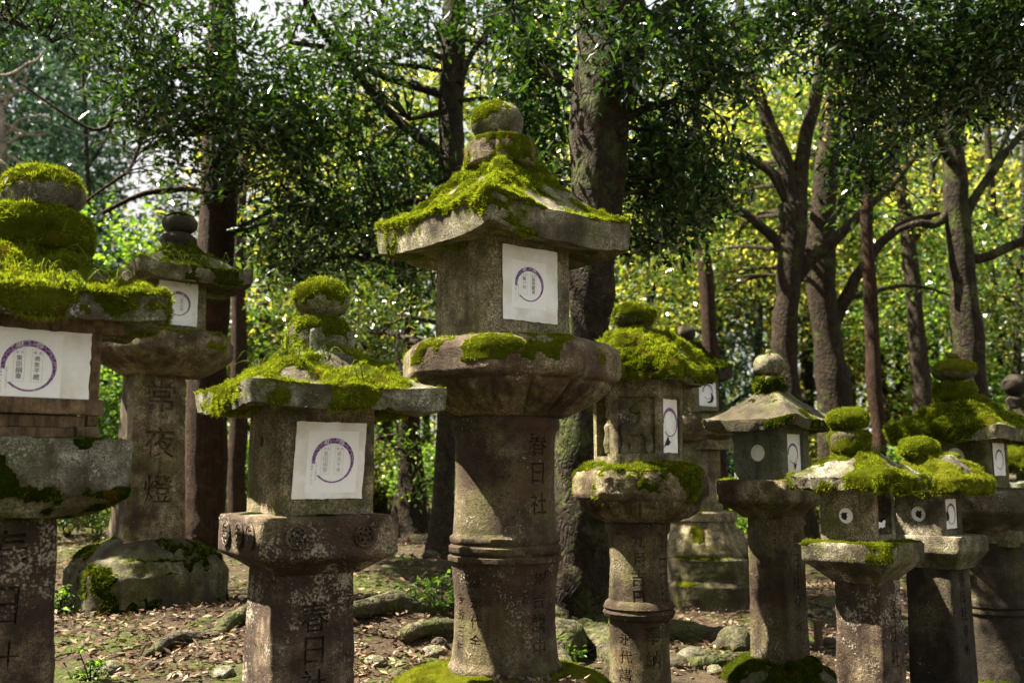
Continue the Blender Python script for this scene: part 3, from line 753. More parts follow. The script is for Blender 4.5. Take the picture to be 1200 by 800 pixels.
put_paper(L[2], dx=-.04, y0=336, y1=385, w=.70, rc=(.0, .0), rr=.079, cols=[('氏名', '小林'), ('願意', '家内安全')])
# --- hexagonal lantern with the deer
L[5] = lantern(dict(px=747, pxy=480, D=5.3, a=51, yb=842, seed=61, mat='s_main', q=1.1,
    label='six-sided lantern with a deer carved on its box and a thick moss cap',
    base=dict(n=0, mat='s_base', raw=True, lv=[(880, 90), (850, 80), (838, 60), (834, 38)], rough=.012),
    shaft=dict(n=0, dx=-2, mat='s_shaft', M=144, lv=[(840, 37), (800, 35), (760, 33.5), (724, 34), (722, 38.5), (716, 41), (712, 38.5), (710, 40.5), (704, 38), (701, 34), (660, 32.5), (626, 34), (620, 37), (613, 37.5), (609, 34)], step=.009, rough=.002, rs=6,
        text=[('春日社', 2, 0, 620, .11, .13), ('九月吉日', -58, 0, 622, .082, .094), ('奉納', -32, 0, 728, .095, .12), ('永代講', -86, 0, 735, .07, .09)]),
    bowl=dict(n=6, twist=0, dx=2, mat='s_bowl', M=252, rnd=.09, step=.008, lv=[(611, 42), (606, 56), (598, 68), (590, 73), (586, 74), (584, 78), (578, 81), (560, 81), (552, 77), (546, 62), (544, 45)], pet=(24, .07, 611, 586), rough=.005,
        moss=mo(.64, .02, 24000, .014, .0032, wz=.4, bias=lambda V, n: np.where(V[:, 2] < V[:, 2].max()-.20, -1.0, 0))),
    fire_box=dict(n=6, lv=[(548, 52), (446, 53)], rnd=.025, rough=.0016, M=96, step=.02, cuts=[('rect', 0, 0, 500, .205*.82, .305, .016), ('rect', -60, .0, 500, .235*.80, .29, .022), ('rect', -120, .0, 498, .15, .33, .05)]),
    roof=dict(n=6, R=79, dx=5, yt=392, rt=24, ytop=436, ybot=450, up=.012, conc=.62, ridge=.006, mat='s_roof', rough=.012, M=240,
        moss=[mo(.84, .030, 40000, .017, .0032, wz=.1, scale=5, maxn=60000, bias=lambda V, n: np.where(n[:, 2] < -.3, -1.2, 0))]),
    finial=[dict(name='neck', n=0, mat='s_base', lv=[(396, 22), (390, 24), (386, 20)], dx=-1, sd=2, moss=mo(.5, .01, wz=0, namp=.4)),
            dict(name='ball', n=0, mat='s_base', lv=arc(371, 14.5, 26), dx=-2, sd=12, moss=mo(.75, .014, 30000, .014, .003, wz=.4, namp=.4))]))
p = put_paper(L[5], dx=0, y0=470, y1=531, w=.37, rc=(.0, .02), rr=.075, rec=.011, inner=False, style='blank')
torn(L[5], p, -.07, 516, [(-.045, -.045), (-.02, -.012), (.004, .02), (.012, -.005), (.03, -.01), (.008, -.03), (-.02, -.03)], rec=.011)
def deer(sp):
    """low relief of a standing deer, head raised and turned back"""
    A = sp['_A']; Z = sp['_Z']; s = sp['_s']
    pts = [(-20, -34), (-17, -22), (-19, -10), (-21, -2), (-18, 3), (-10, 5), (0, 4), (5, 8), (7, 18), (4, 25), (-3, 23), (-5, 26), (2, 31), (8, 34), (14, 32), (16, 24), (17, 12), (18, 2), (17, -8), (19, -20), (18, -33), (15, -33), (14, -20), (10, -9), (0, -8), (-9, -9), (-12, -20), (-15, -24), (-14, -34)]
    k = .0037
    c = bpy.data.curves.new('deer_relief', 'CURVE'); c.dimensions = '2D'; c.fill_mode = 'BOTH'; c.extrude = .004; c.bevel_depth = .011; c.bevel_resolution = 3
    sl = c.splines.new('BEZIER'); sl.bezier_points.add(len(pts)-1); sl.use_cyclic_u = True
    for b_, (x, z) in zip(sl.bezier_points, pts):
        b_.co = (x*k, z*k, 0); b_.handle_left_type = b_.handle_right_type = 'AUTO'
    tmp = bpy.data.objects.new('t', c); COL.objects.link(tmp)
    me = bpy.data.meshes.new_from_object(tmp.evaluated_get(bpy.context.evaluated_depsgraph_get()))
    V = np.zeros(len(me.vertices)*3); me.vertices.foreach_get('co', V); V = V.reshape(-1, 3)
    me.calc_loop_triangles(); T = np.zeros(len(me.loop_triangles)*3, np.int32); me.loop_triangles.foreach_get('vertices', T); T = T.reshape(-1, 3)
    bpy.data.objects.remove(tmp)
    W = np.stack([V[:, 0], -V[:, 2], V[:, 1]], -1); W[:, 2] += Z(503); W[:, 1] -= A-.017
    legs = []
    def seg(p0, p1, p2, r): legs.append(smooth_path([(p0[0]*k, 0, p0[1]*k, r), (p1[0]*k, 0, p1[1]*k, r*.8), (p2[0]*k, 0, p2[1]*k, r*.6)], 4))
    seg((-11, -8), (-8, -22), (-10, -34), .008); seg((13, -8), (11, -22), (12, -33), .007)
    seg((12, 33), (12, 38), (8, 41), .003); seg((10, 33), (5, 38), (-1, 38), .003); seg((14, 0), (2, -1), (-14, -1), .020)
    LV, LF = tubes(legs, 8); LV[:, 2] += Z(503); LV[:, 1] = LV[:, 1]*.8-(A-.018)
    V2 = np.vstack([W, LV]); o = mk('deer_relief', rot_z(V2, radians(-60)), [LF[0]+len(W), np.vstack([T, LF[1]+len(W)])], M['s_main'], sp['_root'])
    # a small figure in the niche of the left-hand side and three ruled lines above the deer
    lines = [np.array([(-.085, 0, Z(yy), .0028), (.085, 0, Z(yy), .0028)]) for yy in (456.5, 460.5, 464.5)]
    LV, LF = tubes(lines, 6); LV[:, 1] -= A-.021
    mk('ruled_lines', rot_z(LV, radians(-60)), LF, M['s_main'], sp['_root'])
    V, F_ = loft([(Z(532), .03), (Z(520), .042), (Z(508), .030), (Z(500), .040), (Z(492), .020), (Z(488), .028), (Z(482), .024), (Z(478), .008)], 0, 32, .006, rough=.004, rs=20)
    V[:, 1] = V[:, 1]*.7-(A-.04); mk('niche_figure', rot_z(V, radians(-120)), F_, M['s_main'], sp['_root'])
deer(L[5])
# --- behind the hexagonal one
L[6] = lantern(dict(px=811, pxy=460, D=8.0, a=38, yb=712, seed=71, mat='s_main',
    label='lantern on a stepped lotus base half hidden behind the deer lantern',
    base=[dict(name='base', n=8, mat='s_base', raw=True, rnd=.05, lv=[(730, 74), (681, 73), (678, 69), (676, 66), (652, 66), (649, 58)], dx=12, rough=.008, moss=mo(.3, .01, **FAR)),
          dict(name='lotus_base', n=0, mat='s_main', raw=True, M=128, lv=[(650, 54), (646, 56), (634, 52), (622, 44), (613, 38), (610, 38), (609, 40), (600, 40), (598, 30)], dx=8, pet=(8, .07, 649, 611), rough=.004, moss=mo(.34, .01, **FAR))],
    shaft=dict(n=4, dx=2, mat='s_main', rnd=.08, lv=[(602, 32), (560, 30), (524, 30)], rough=.003),
    bowl=[dict(name='bracket_block', n=4, mat='s_main', lv=[(527, 39), (516, 39)], dx=10, rough=.003),
          dict(name='bowl', n=0, mat='s_bowl', dx=4, lv=[(518, 30), (510, 42), (500, 46), (492, 47), (486, 44), (484, 26)], rough=.005, moss=mo(.4, .01, **FAR, mat='moss_d'))],
    fire_box=dict(n=4, lv=[(487, 32), (436, 32)], rnd=.06, rough=.002),
    roof=dict(n=4, R=50, dx=0, yt=404, rt=12, ytop=425, ybot=438, up=.06, conc=1.6, ridge=.02, mat='s_dark', rough=.006, moss=[mo(.5, .012, **FAR, mat='moss_d')]),
    finial=[dict(name='neck', n=0, mat='s_dark', lv=[(407, 10), (401, 11), (398, 8)], dx=-5, sd=2), dict(name='ball', n=0, mat='s_dark', lv=arc(390, 9, 11), dx=-5, sd=3)]))
p = put_paper(L[6], dx=0, y0=448, y1=477, w=.64, rr=.06, rc=(0, .015), inner=False, style='blank')
torn(L[6], p, .10, 466, [(-.05, -.045), (-.01, -.035), (.012, -.005), (0, .035), (.03, .015), (.04, -.012), (.02, -.045), (-.02, -.052)])
# --- right group
L[7] = lantern(dict(px=904, pxy=530, D=5.6, a=46, yb=800, seed=81, mat='s_grey',
    label='lantern with smooth grey box, bare pitted roof and white disc on its side',
    base=dict(n=0, mat='s_base', raw=True, lv=[(835, 92), (815, 84), (795, 66), (780, 50), (770, 38)], rough=.016, rs=4, moss=mo(.55, .015, 18000, .016, .0035, mat='moss_d')),
    shaft=dict(n=4, dx=2, mat='s_shaft', rnd=.06, M=80, step=.02, lv=[(778, 36), (700, 34.5), (602, 34)], rough=.003, text=[('春日社常夜燈', 0, 0, 622, .085, .112)]),
    bowl=dict(n=4, dx=-2, mat='s_bowl', rnd=.06, M=160, lv=[(606, 36), (599, 44), (589, 63), (586, 66), (566, 67), (563, 65), (562, 45)], rough=.003, moss=mo(.3, .008, 16000, .012, .003)),
    fire_box=dict(n=4, lv=[(565, 45.5), (494, 45.5)], rnd=.04, rough=.001, cuts=[('rect', 0, -.015, 532, .17, .215, .022), ('disc', -90, 0, 531, .046, 0, .018)]),
    roof=dict(n=4, R=86, dx=3, yt=459, rt=21, ytop=488, ybot=500, up=.03, conc=1.5, ridge=.012, mat='s_base', rough=.006, moss=[mo(.40, .01, 18000, .012, .003, wz=-.1, mat='moss_d', bias=lambda V, n: np.where(n[:, 2] < -.3, -1.2, np.where(n[:, 2] < .6, .16, 0)))]),
    finial=[dict(name='neck', n=0, mat='s_base', lv=[(462, 14), (458, 17), (452, 20), (444, 20), (441, 14)], dx=2, sd=2, moss=mo(.5, .008, **FAR, mat='moss_d', wz=0, namp=.4)),
            dict(name='ball', n=0, mat='s_roof', lv=arc(428, 14.5, 19)+[(412, 4), (409.5, 2.5)], dx=1, sd=3, rough=.006, moss=mo(.25, .006, **FAR, mat='moss_d', namp=.4))]))
p = put_paper(L[7], dx=-.05, y0=508, y1=555, w=.66, rr=.055, rc=(0, .0), rec=.016, inner=False, style='blank')
torn(L[7], p, -.0, 548, [(-.012, .03), (.0, .02), (.02, .026), (.008, .0), (.0, -.015), (-.008, .0)], rec=.016)
put_disc(L[7], -90, 0, 531, .044, .012)
L[8] = lantern(dict(px=1005, pxy=600, D=4.8, a=47, yb=850, seed=91, mat='s_main', q=1.1,
    label='lantern with a deep empty window and a cushion of moss on its roof',
    base=dict(n=0, mat='s_base', raw=True, lv=[(890, 90), (870, 80), (850, 70), (846, 40)], rough=.012),
    shaft=dict(n=4, dx=7, mat='s_blotch', rnd=.06, M=80, step=.02, lv=[(856, 42), (760, 40.5), (672, 38.5)], rough=.004, text=[('春日社', 0, 0, 700, .09, .11)]),
    bowl=dict(n=4, dx=4, mat='s_roof', rnd=.03, M=160, lv=[(681, 38), (678, 41), (669, 53), (658, 70), (655, 73), (637, 74), (634, 71), (633, 48)], rough=.003, moss=mo(.42, .012, 22000, .012, .003, wz=.7, bias=lambda V, n: np.where(V[:, 2] < V[:, 2].max()-.09, -.5, 0))),
    fire_box=dict(n=4, lv=[(637, 45.5), (566, 45)], rnd=.05, rough=.002, cuts=[('rect', 0, 0, 600, .15, .20, .16), ('disc', -90, 0, 603, .036, 0, .02)]),
    roof=dict(n=4, R=88, dx=5, yt=532, rt=30, ytop=556, ybot=570, up=.012, conc=1.1, ridge=.01, mat='s_lichen', rough=.006, rnd=.1, moss=[mo(.74, .018, 34000, .014, .003, wz=.2, scale=6, maxn=50000)]),
    finial=[dict(name='neck', n=0, mat='s_base', lv=[(532, 20), (527, 23), (510, 24.5), (505, 20)], dx=-5, sd=2, moss=mo(.62, .01, 24000, .012, wz=.1, namp=.4)),
            dict(name='ball', n=0, mat='s_lichen', lv=arc(492, 14, 23.5), dx=-6, sd=3, rough=.006, moss=mo(.42, .008, wz=.1))]))
put_disc(L[8], -90, 0.0, 603, .034, .008, hole=.018)
pv, pq = sheet(-.07, .07, L[8]['_Z'](618), L[8]['_Z'](610), -(L[8]['_A']-.03), 8, 4, ragged=.012, seed=4)
mk('paper_scrap', pv, [pq], M['inner'], L[8]['_root'], False)
L[9] = lantern(dict(px=1088, pxy=600, D=5.4, a=44, yb=835, seed=101, mat='s_roof',
    label='small lantern with a star-shaped hole torn in the round paper on its side',
    base=dict(n=0, mat='s_base', raw=True, lv=[(870, 80), (850, 70), (835, 60), (830, 40)], rough=.012),
    shaft=dict(n=4, dx=7, mat='s_dark', rnd=.06, M=80, step=.02, lv=[(840, 41), (740, 39), (656, 37)], rough=.003, text=[('春日社奉納', 0, 0, 668, .075, .088)]),
    bowl=dict(n=4, dx=10, mat='s_roof', rnd=.05, M=160, lv=[(664, 40), (656, 47), (647, 56), (644, 58), (629, 58), (626, 56), (625, 40)], rough=.0025),
    fire_box=dict(n=4, lv=[(630, 39.5), (568, 39)], rnd=.05, rough=.002, cuts=[('rect', 0, -.01, 601, .145, .165, .012), ('disc', -90, 0, 601, .040, 0, .014)]),
    roof=dict(n=4, R=69, dx=12, yt=534, rt=30, ytop=560, ybot=574, up=.015, conc=1.1, ridge=.008, mat='s_lichen', rough=.006, rnd=.1, moss=[mo(.76, .016, 28000, .015, .0034, wz=.2, scale=6)]),
    finial=[dict(name='ball', n=0, mat='s_base', lv=arc(526, 13, 21), dx=-7, sd=3, moss=mo(.9, .016, 26000, .014, .003, wz=.2, namp=.4))]))
p = put_paper(L[9], dx=-.03, y0=584, y1=618, w=.62, rr=.055, rec=.006, inner=False, style='blank')
torn(L[9], p, -.2, 604, [(-.02, -.02), (-.02, .02), (0, .03), (.015, .0), (.006, -.02)], rec=.006)
put_disc(L[9], -90, 0, 601, .038, .010, hole=.02)
L[10] = lantern(dict(px=1135, pxy=540, D=6.1, a=44, yb=800, seed=111, mat='s_roof',
    label='lantern by the right edge with a broad bright green roof and ringed dark shaft',
    base=dict(n=0, mat='s_base', raw=True, lv=[(830, 76), (812, 68), (798, 50), (794, 42)], rough=.014, moss=mo(.4, .012, **FAR, mat='moss_d')),
    shaft=dict(n=0, dx=23, mat='s_dark', M=128, lv=[(800, 39), (770, 37), (718, 36), (716, 38.5), (712, 38.5), (710, 36.5), (708, 39), (703, 39), (700, 36), (660, 36), (634, 37)], rough=.002, text=[('春日社', -4, 0, 640, .09, .11)]),
    bowl=[dict(name='bracket_block', n=4, mat='s_roof', lv=[(638, 47), (618, 47)], dx=24, rough=.004),
          dict(name='bowl', n=8, mat='s_roof', dx=14, rnd=.07, M=160, lv=[(620, 44), (612, 56), (602, 68), (598, 72), (578, 73), (574, 70), (572, 50)], rough=.006, moss=mo(.5, .014, 16000, .014, .004, wz=.3, mat='moss_d'))],
    fire_box=dict(n=4, lv=[(575, 47.5), (508, 47)], rnd=.05, rough=.002, cuts=[('disc', -90, -.01, 536, .056, 0, .018)]),
    roof=dict(n=4, R=93, dx=-2, yt=468, rt=24, ytop=500, ybot=515, up=.02, conc=1.15, ridge=.02, mat='s_roof', rough=.008, rnd=.08, moss=[mo(.72, .024, 24000, .016, .0036, wz=.4, scale=3.5, mat='moss')]),
    finial=[dict(name='neck', n=0, mat='s_base', lv=[(471, 20), (467, 23), (456, 24), (450, 21)], dx=-11, sd=2, moss=mo(.7, .012, 18000, .013, .0035, wz=.2, namp=.4)),
            dict(name='ball', n=0, mat='s_base', lv=arc(435, 13, 24.5)+[(419.5, 8), (415.5, 3)], dx=-11, sd=3, moss=mo(.7, .012, 18000, .013, .0035, wz=.5, namp=.4))]))
put_paper(L[10], dx=-.02, y0=520, y1=557, w=.50, rr=.06, inner=False, style='blank')
put_disc(L[10], -90, -.01, 536, .052, .010)
L[11] = lantern(dict(px=1226, pxy=560, D=7.4, a=44, yb=770, seed=121, mat='s_roof',
    label='lantern cut by the right edge, only its green roof and bowl edge showing',
    base=dict(n=0, mat='s_base', raw=True, lv=[(800, 56), (780, 50), (766, 38)], rough=.012),
    shaft=dict(n=0, mat='s_shaft', lv=[(768, 38), (700, 36), (606, 36)], rough=.003),
    bowl=dict(n=6, mat='s_grey', rnd=.07, lv=[(610, 38), (600, 54), (590, 62), (566, 62), (562, 44)], rough=.005),
    fire_box=dict(n=4, lv=[(566, 36), (546, 36)], rnd=.05, rough=.002),
    roof=dict(n=4, R=62, yt=505, rt=20, ytop=532, ybot=546, up=.02, conc=1.1, ridge=.01, mat='s_roof', rough=.008, moss=[mo(.85, .03, **FAR, wz=.2)]),
    finial=[dict(name='ball', n=0, mat='s_base', lv=arc(497, 11, 16), sd=3, moss=mo(.7, .012, **FAR, namp=.4))]))
L[12] = lantern(dict(px=1190, pxy=460, D=8.6, a=44, yb=720, seed=131, mat='s_dark',  # shadow on this lantern is put into its dark stone colour
    label='dark lantern whose round finial alone shows above the broad green roof',
    base=dict(n=0, mat='s_dark', raw=True, lv=[(740, 50), (722, 44), (712, 34)], rough=.012),
    shaft=dict(n=4, mat='s_dark', lv=[(715, 28), (580, 26)], rough=.003),
    bowl=dict(n=4, mat='s_dark', lv=[(584, 30), (572, 44), (560, 44), (556, 30)], rough=.004),
    fire_box=dict(n=4, lv=[(560, 27), (512, 27)], rough=.002),
    roof=dict(n=4, R=44, yt=476, rt=10, ytop=500, ybot=512, up=.02, conc=1.6, mat='s_dark', rough=.006, moss=[mo(.4, .01, **FAR, mat='moss_d')]),
    finial=[dict(name='neck', n=0, mat='s_dark', lv=[(478, 10), (468, 12), (464, 8)], sd=2), dict(name='ball', n=0, mat='s_dark', lv=arc(451, 13, 14.5), sd=3)]))
L[13] = lantern(dict(px=-30, pxy=220, D=4.3, a=36, yb=775, seed=141, mat='s_main',
    label='lantern whose grey domed finial alone shows behind the mossy ball at left',
    base=dict(n=0, mat='s_base', raw=True, lv=[(800, 90), (780, 80), (768, 60)], rough=.012),
    shaft=dict(n=4, dx=-30, mat='s_shaft', lv=[(772, 50), (500, 46)], rough=.003),
    bowl=dict(n=4, dx=-22, mat='s_bowl', lv=[(504, 50), (490, 80), (470, 80), (464, 50)], rough=.004),
    fire_box=dict(n=4, dx=-14, lv=[(470, 56), (360, 56)], rough=.002),
    roof=dict(n=4, R=86, dx=-6, yt=262, rt=26, ytop=330, ybot=350, up=.02, conc=1.6, mat='s_roof', rough=.006, moss=[mo(.4, .01, mat='moss_d')]),
    finial=[dict(name='neck', n=0, mat='s_roof', lv=[(266, 30), (250, 34), (240, 26)], sd=2), dict(name='ball', n=0, mat='s_roof', lv=arc(210, 32, 44), sd=3)]))

# small reliefs: crests on the slab of the near square lantern
def crests(sp):
    Z = sp['_Z']; s = sp['_s']; A = 115.5*s*cos(pi/4); ox = -2*s
    zc = (Z(606)+Z(644))/2+.002
    def crest(x, ang, r):
        ps = []
        th = np.linspace(0, 2*pi, 33)
        ps.append(np.stack([x+r*np.cos(th), 0*th, zc+r*np.sin(th), np.full(33, .0060)], -1))
        for k in range(5):
            t = 2*pi*k/5+.3; c0 = (x+r*.52*cos(t), zc+r*.52*sin(t)); th2 = np.linspace(0, 2*pi, 13)
            ps.append(np.stack([c0[0]+r*.27*np.cos(th2), 0*th2, c0[1]+r*.27*np.sin(th2), np.full(13, .0052)], -1))
        V, F_ = tubes(ps, 6, rough=.35, seed=int(abs(x)*100), rs=60); V[:, 1] = V[:, 1]*.9-(A+.0045)
        W = rot_z(V, radians(ang)); o = (ox*cos(radians(32)), -ox*sin(radians(32)))
        mk('carved_crest', W+np.array((o[0], o[1], 0)), F_, M['s_blotch'], sp['_bowl'] if '_bowl' in sp else sp['_root'])
    for x in (-.14, .12): crest(x, 0, .038)
    for x in (-.12, .04, .17): crest(x, -90, .042)
crests(L[3])
def grass(sp, pts, seed, n=14, ln=.09):
    """arching blades rooted on the roof; pts = directions (deg) and fractions of the radius"""
    V = sp['_roofV']; rs = np.random.default_rng(seed)
    for (an, fr) in pts:
        R = sp['roof']['R']*sp['_s']*.8*fr; x = R*sin(radians(an)); y = -R*cos(radians(an))
        d = (V[:, 0]-x)**2+(V[:, 1]-y)**2; k = np.argsort(d)[:12]; z = V[k, 2].max()
        ps = []
        for i in range(n):
            a_ = rs.uniform(0, 2*pi); l = ln*rs.uniform(.5, 1.2); h = l*rs.uniform(.3, .8)
            b0 = np.array((x+rs.normal(0, .012), y+rs.normal(0, .012), z))
            b1 = b0+np.array((cos(a_)*l*.45, sin(a_)*l*.45, h)); b2 = b0+np.array((cos(a_)*l*1.0, sin(a_)*l*1.0, h*.3))
            ps.append(smooth_path([(*b0, .0018), (*b1, .0014), (*b2, .0003)], 4))
        W, F_ = tubes(ps, 4); mk('grass_tuft', W, F_, M['grass'], sp['_roofo'])
grass(L[3], [(-40, .55), (-60, .35), (-8, .45), (10, .8), (-120, .5), (60, .6)], 1, 9, .10)
grass(L[1], [(5, .95), (30, .9), (40, .6), (-5, .6), (12, .99)], 2, 6, .10)
grass(L[2], [(10, .9), (-10, .8), (30, .95)], 3, 10, .13)
grass(L[8], [(60, .3), (40, .35)], 4, 8, .07)
# ================================================================ ground
gp = [(590, 806, 4.5), (350, 880, 3.9), (40, 900, 3.3), (250, 800, 4.5), (100, 800, 4.3), (170, 716, 6.2), (60, 700, 6.6), (300, 700, 6.2), (450, 800, 4.7),
      (450, 700, 5.8), (470, 655, 8.0), (450, 640, 11), (250, 650, 9.0), (100, 640, 10), (280, 668, 7.6), (100, 608, 22), (480, 612, 22), (870, 640, 13), (870, 616, 25), (1100, 625, 22), (960, 690, 8.5), (870, 712, 7.6),
      (700, 770, 6.0), (760, 770, 5.9), (905, 796, 5.6), (820, 712, 8.0), (1010, 830, 5.2), (1160, 800, 6.1), (1226, 770, 7.4), (1100, 700, 9), (620, 660, 9), (620, 790, 4.0), (1000, 900, 3.6), (747, 850, 5.0)]
GPT = np.array([P(*g) for g in gp])
GPT = np.vstack([GPT, [(x, y, -.05) for x, y in ((-3, 1), (0, 1), (3, 1), (0, 3))], [(x, 38, .25) for x in (-20, 0, 20)], [(-12, 14, .5), (12, 12, .25), (-7, 7, .3), (9, 6, -.2)]])
def ground_base(x, y):
    x = np.atleast_1d(np.asarray(x, float)); y = np.atleast_1d(np.asarray(y, float))
    d2 = (x[:, None]-GPT[None, :, 0])**2+(y[:, None]-GPT[None, :, 1])**2
    sc = (.18+.02*GPT[None, :, 1])**2*2
    w = 1/(d2+sc)**1.7
    z = (w*GPT[None, :, 2]).sum(1)/w.sum(1)
    return z+np.clip((y-42)/40, 0, 1)**1.3*4
def ground_z(x, y):
    x = np.atleast_1d(np.asarray(x, float)); y = np.atleast_1d(np.asarray(y, float))
    q = np.stack([x, y, x*0], -1)
    return ground_base(x, y)+.045*fbm(q, 1.6, 4, 3)+.02*fbm(q, 7, 3, 8)
def grid(xs, ys):
    X, Y = np.meshgrid(xs, ys); x = X.ravel(); y = Y.ravel()
    z = np.concatenate([ground_z(x[i:i+20000], y[i:i+20000]) for i in range(0, len(x), 20000)])
    nx = len(xs); i = (np.arange(len(ys)-1)[:, None]*nx+np.arange(nx-1)[None]).ravel()
    return np.stack([x, y, z], -1), np.stack([i, i+1, i+nx+1, i+nx], -1)
u = np.linspace(-1, 1, 260); xs = np.sign(u)*(np.abs(u)*7+np.abs(u)**4*63)
v = np.linspace(0, 1, 330); ys = -3+v*17+v**5*86
def ground_mat():
    m, nt = new_mat('forest_soil'); b = N(nt)
    tc = b.n('ShaderNodeTexCoord').outputs['Object']
    n1 = b.noise(tc, 1.4, 5, .6); n2 = b.noise(tc, 9, 6, .7); n3 = b.noise(tc, 60, 4, .7)
    c = b.mix(b.ramp(n2, [(.35, 0.0), (.65, 1.0)]), (.018, .012, .007), (.06, .042, .025))
    c = b.mix(b.ramp(n3, [(.45, 0.0), (.7, .6)]), c, (.13, .095, .06))
    c = b.mix(b.ramp(b.math('ADD', b.math('MULTIPLY', n1, .6), b.math('MULTIPLY', n2, .4)), [(.50, 0.0), (.56, .9)]), c, b.mix(b.ramp(n3, [(.35, 0.0), (.65, 1.0)]), (.018, .028, .004), (.07, .095, .012)))
    h = b.math('ADD', b.math('MULTIPLY', n2, 1.0), b.math('MULTIPLY', n3, .4))
    bump = b.n('ShaderNodeBump', {'Height': h, 'Strength': 1.0, 'Distance': .04}).outputs[0]
    b.out(b.n('ShaderNodeBsdfPrincipled', {'Base Color': c, 'Roughness': .95, 'Normal': bump, 'Specular IOR Level': .15}).outputs[0]); return m
GV, GF = grid(xs, ys)
tag(mk('ground', GV, [GF], ground_mat()), kind='structure')

# ====== leaves
def leaf_mesh(C, D, per, Ln, Wd, spread, rs, flat=.35, droop=.25, fold=.18):
    """C cluster centres, D twig directions -> V, tris; every leaf two triangles folded on its midrib"""
    n = len(C)*per; c = np.repeat(C, per, 0); d = np.repeat(D, per, 0)
    t = rs.uniform(-1, 1, (n, 1)); p = c+d*t*spread+rs.normal(0, spread*.22, (n, 3))
    ld = d*.7+rs.normal(0, .75, (n, 3)); ld[:, 2] = ld[:, 2]*.6-droop; ld /= np.linalg.norm(ld, axis=1, keepdims=True)
    up = rs.normal(0, 1, (n, 3))*flat*1.6; up[:, 2] += 1
    s = np.cross(ld, up); s /= np.maximum(np.linalg.norm(s, axis=1, keepdims=True), 1e-9)
    nn = np.cross(s, ld)
    L_ = Ln*rs.uniform(.45, 1.3, (n, 1)); W = Wd*rs.uniform(.6, 1.25, (n, 1))
    m_ = p+ld*L_*.48
    V = np.stack([p, m_+s*W*.5+nn*W*fold, p+ld*L_-nn*L_*.08, m_-s*W*.5+nn*W*fold], 1).reshape(-1, 3)
    k = np.arange(n)[:, None]*4
    T = np.concatenate([k+np.array([[0, 1, 2]]), k+np.array([[0, 2, 3]])], 0)
    return V, T
def twigs_dirs(n, rs, dz=-.25):
    d = rs.normal(0, 1, (n, 3)); d[:, 2] = d[:, 2]*.45+dz; return d/np.linalg.norm(d, axis=1, keepdims=True)
def blob_px(px, py, Y, rx, ry, n, rs, dY=None, clump=1.6, thr=-.12):
    """cluster centres round the point seen at (px, py, Y); rx, ry in photograph pixels at that distance"""
    c = P(px, py, Y); s = mpp(Y); dY = dY or rx*s*.8
    q = rs.normal(0, 1, (n*2, 3)); q /= np.linalg.norm(q, axis=1, keepdims=True); q *= rs.random((n*2, 1))**.38
    C = c+q*np.array((rx*s, dY, ry*s))
    return C[fbm(C, clump, 3, 77) > thr][:n]
def blob_w(c, r, n, rs, clump=1.0, thr=-.1):
    q = rs.normal(0, 1, (n*2, 3)); q /= np.linalg.norm(q, axis=1, keepdims=True); q *= rs.random((n*2, 1))**.4
    C = np.array(c)+q*np.array(r); return C[fbm(C, clump, 3, 78) > thr][:n]

M.update(
    lf_dark=leaf_mat('dark_glossy_leaf', [(.005, .013, .005), (.008, .021, .006), (.014, .034, .009), (.03, .065, .014), (.009, .024, .008), (.055, .10, .018), (.012, .03, .008), (.09, .15, .022)], .32, .07, .36, (1.4, 1.6, .4)),  # shade on the near leaves, and some lit greens, put into these tones
    lf_mid=leaf_mat('evergreen_leaf', [(.02, .045, .012), (.045, .10, .018), (.08, .15, .02), (.11, .17, .03), (.3, .26, .03)], .42, .14, .35),
    lf_yel=leaf_mat('sunlit_tone_leaf', [(.015, .03, .006), (.05, .09, .012), (.20, .27, .03), (.66, .64, .22), (.03, .06, .01), (.02, .04, .008), (.42, .42, .10)], .62, .06, .4, (1.25, 1.15, .5)),  # sunlit pale and shaded dark painted in as leaf tones
    lf_gold=leaf_mat('golden_leaf', [(.015, .03, .005), (.16, .24, .03), (.66, .64, .26), (.02, .04, .006), (.40, .44, .10), (.04, .09, .012), (.015, .035, .005), (.02, .05, .008)], .62, .06, .4, (1.2, 1.05, .5)),
    lf_green=leaf_mat('fresh_leaf', [(.012, .03, .006), (.06, .14, .02), (.26, .40, .07), (.02, .05, .01)], .6, .08, .4, (1.2, 1.25, .4)),
    lf_blue=leaf_mat('conifer_needle', [(.015, .04, .022), (.03, .07, .04), (.06, .11, .065), (.012, .03, .016)], .3, .06, .4, (1.1, 1.2, .8)),
    b_red=bark_mat('reddish_cedar_bark', (.018, .009, .004), (.062, .031, .015), stretch=.08, scale=60),
    b_grey=bark_mat('grey_brown_bark', (.018, .013, .008), (.052, .039, .025), moss=.3, stretch=.4, scale=26),
    b_dark=bark_mat('dark_old_bark', (.009, .006, .003), (.027, .018, .010), moss=.5, stretch=.35, scale=22, patch=(.06, .048, .03)),
    b_brown=bark_mat('brown_rough_bark', (.009, .006, .003), (.034, .022, .011), moss=.3, stretch=.3, scale=20),
    b_root=bark_mat('mossy_root_bark', (.03, .025, .016), (.11, .09, .06), moss=.7, stretch=.6, scale=20),
)
def limb(pts, Y, m_=5):
    q = []
    for p in pts:
        y = p[3] if len(p) > 3 else Y
        q.append((*P(p[0], p[1], y), p[2]/2*mpp(y)))
    l = smooth_path(q, m_); t = np.arange(len(l))*.9+len(pts)*3.7
    for k in (0, 1): l[:, k] += np.minimum(l[:, 3]*.35, .022)*vnoise(np.stack([t*.5, t*0+k*5.5, t*0+l[0, 0]], -1), 3)
    l[:, 3] *= 1+.07*vnoise(np.stack([t*.7, t*0, t*0+l[0, 0]], -1), 9); return l
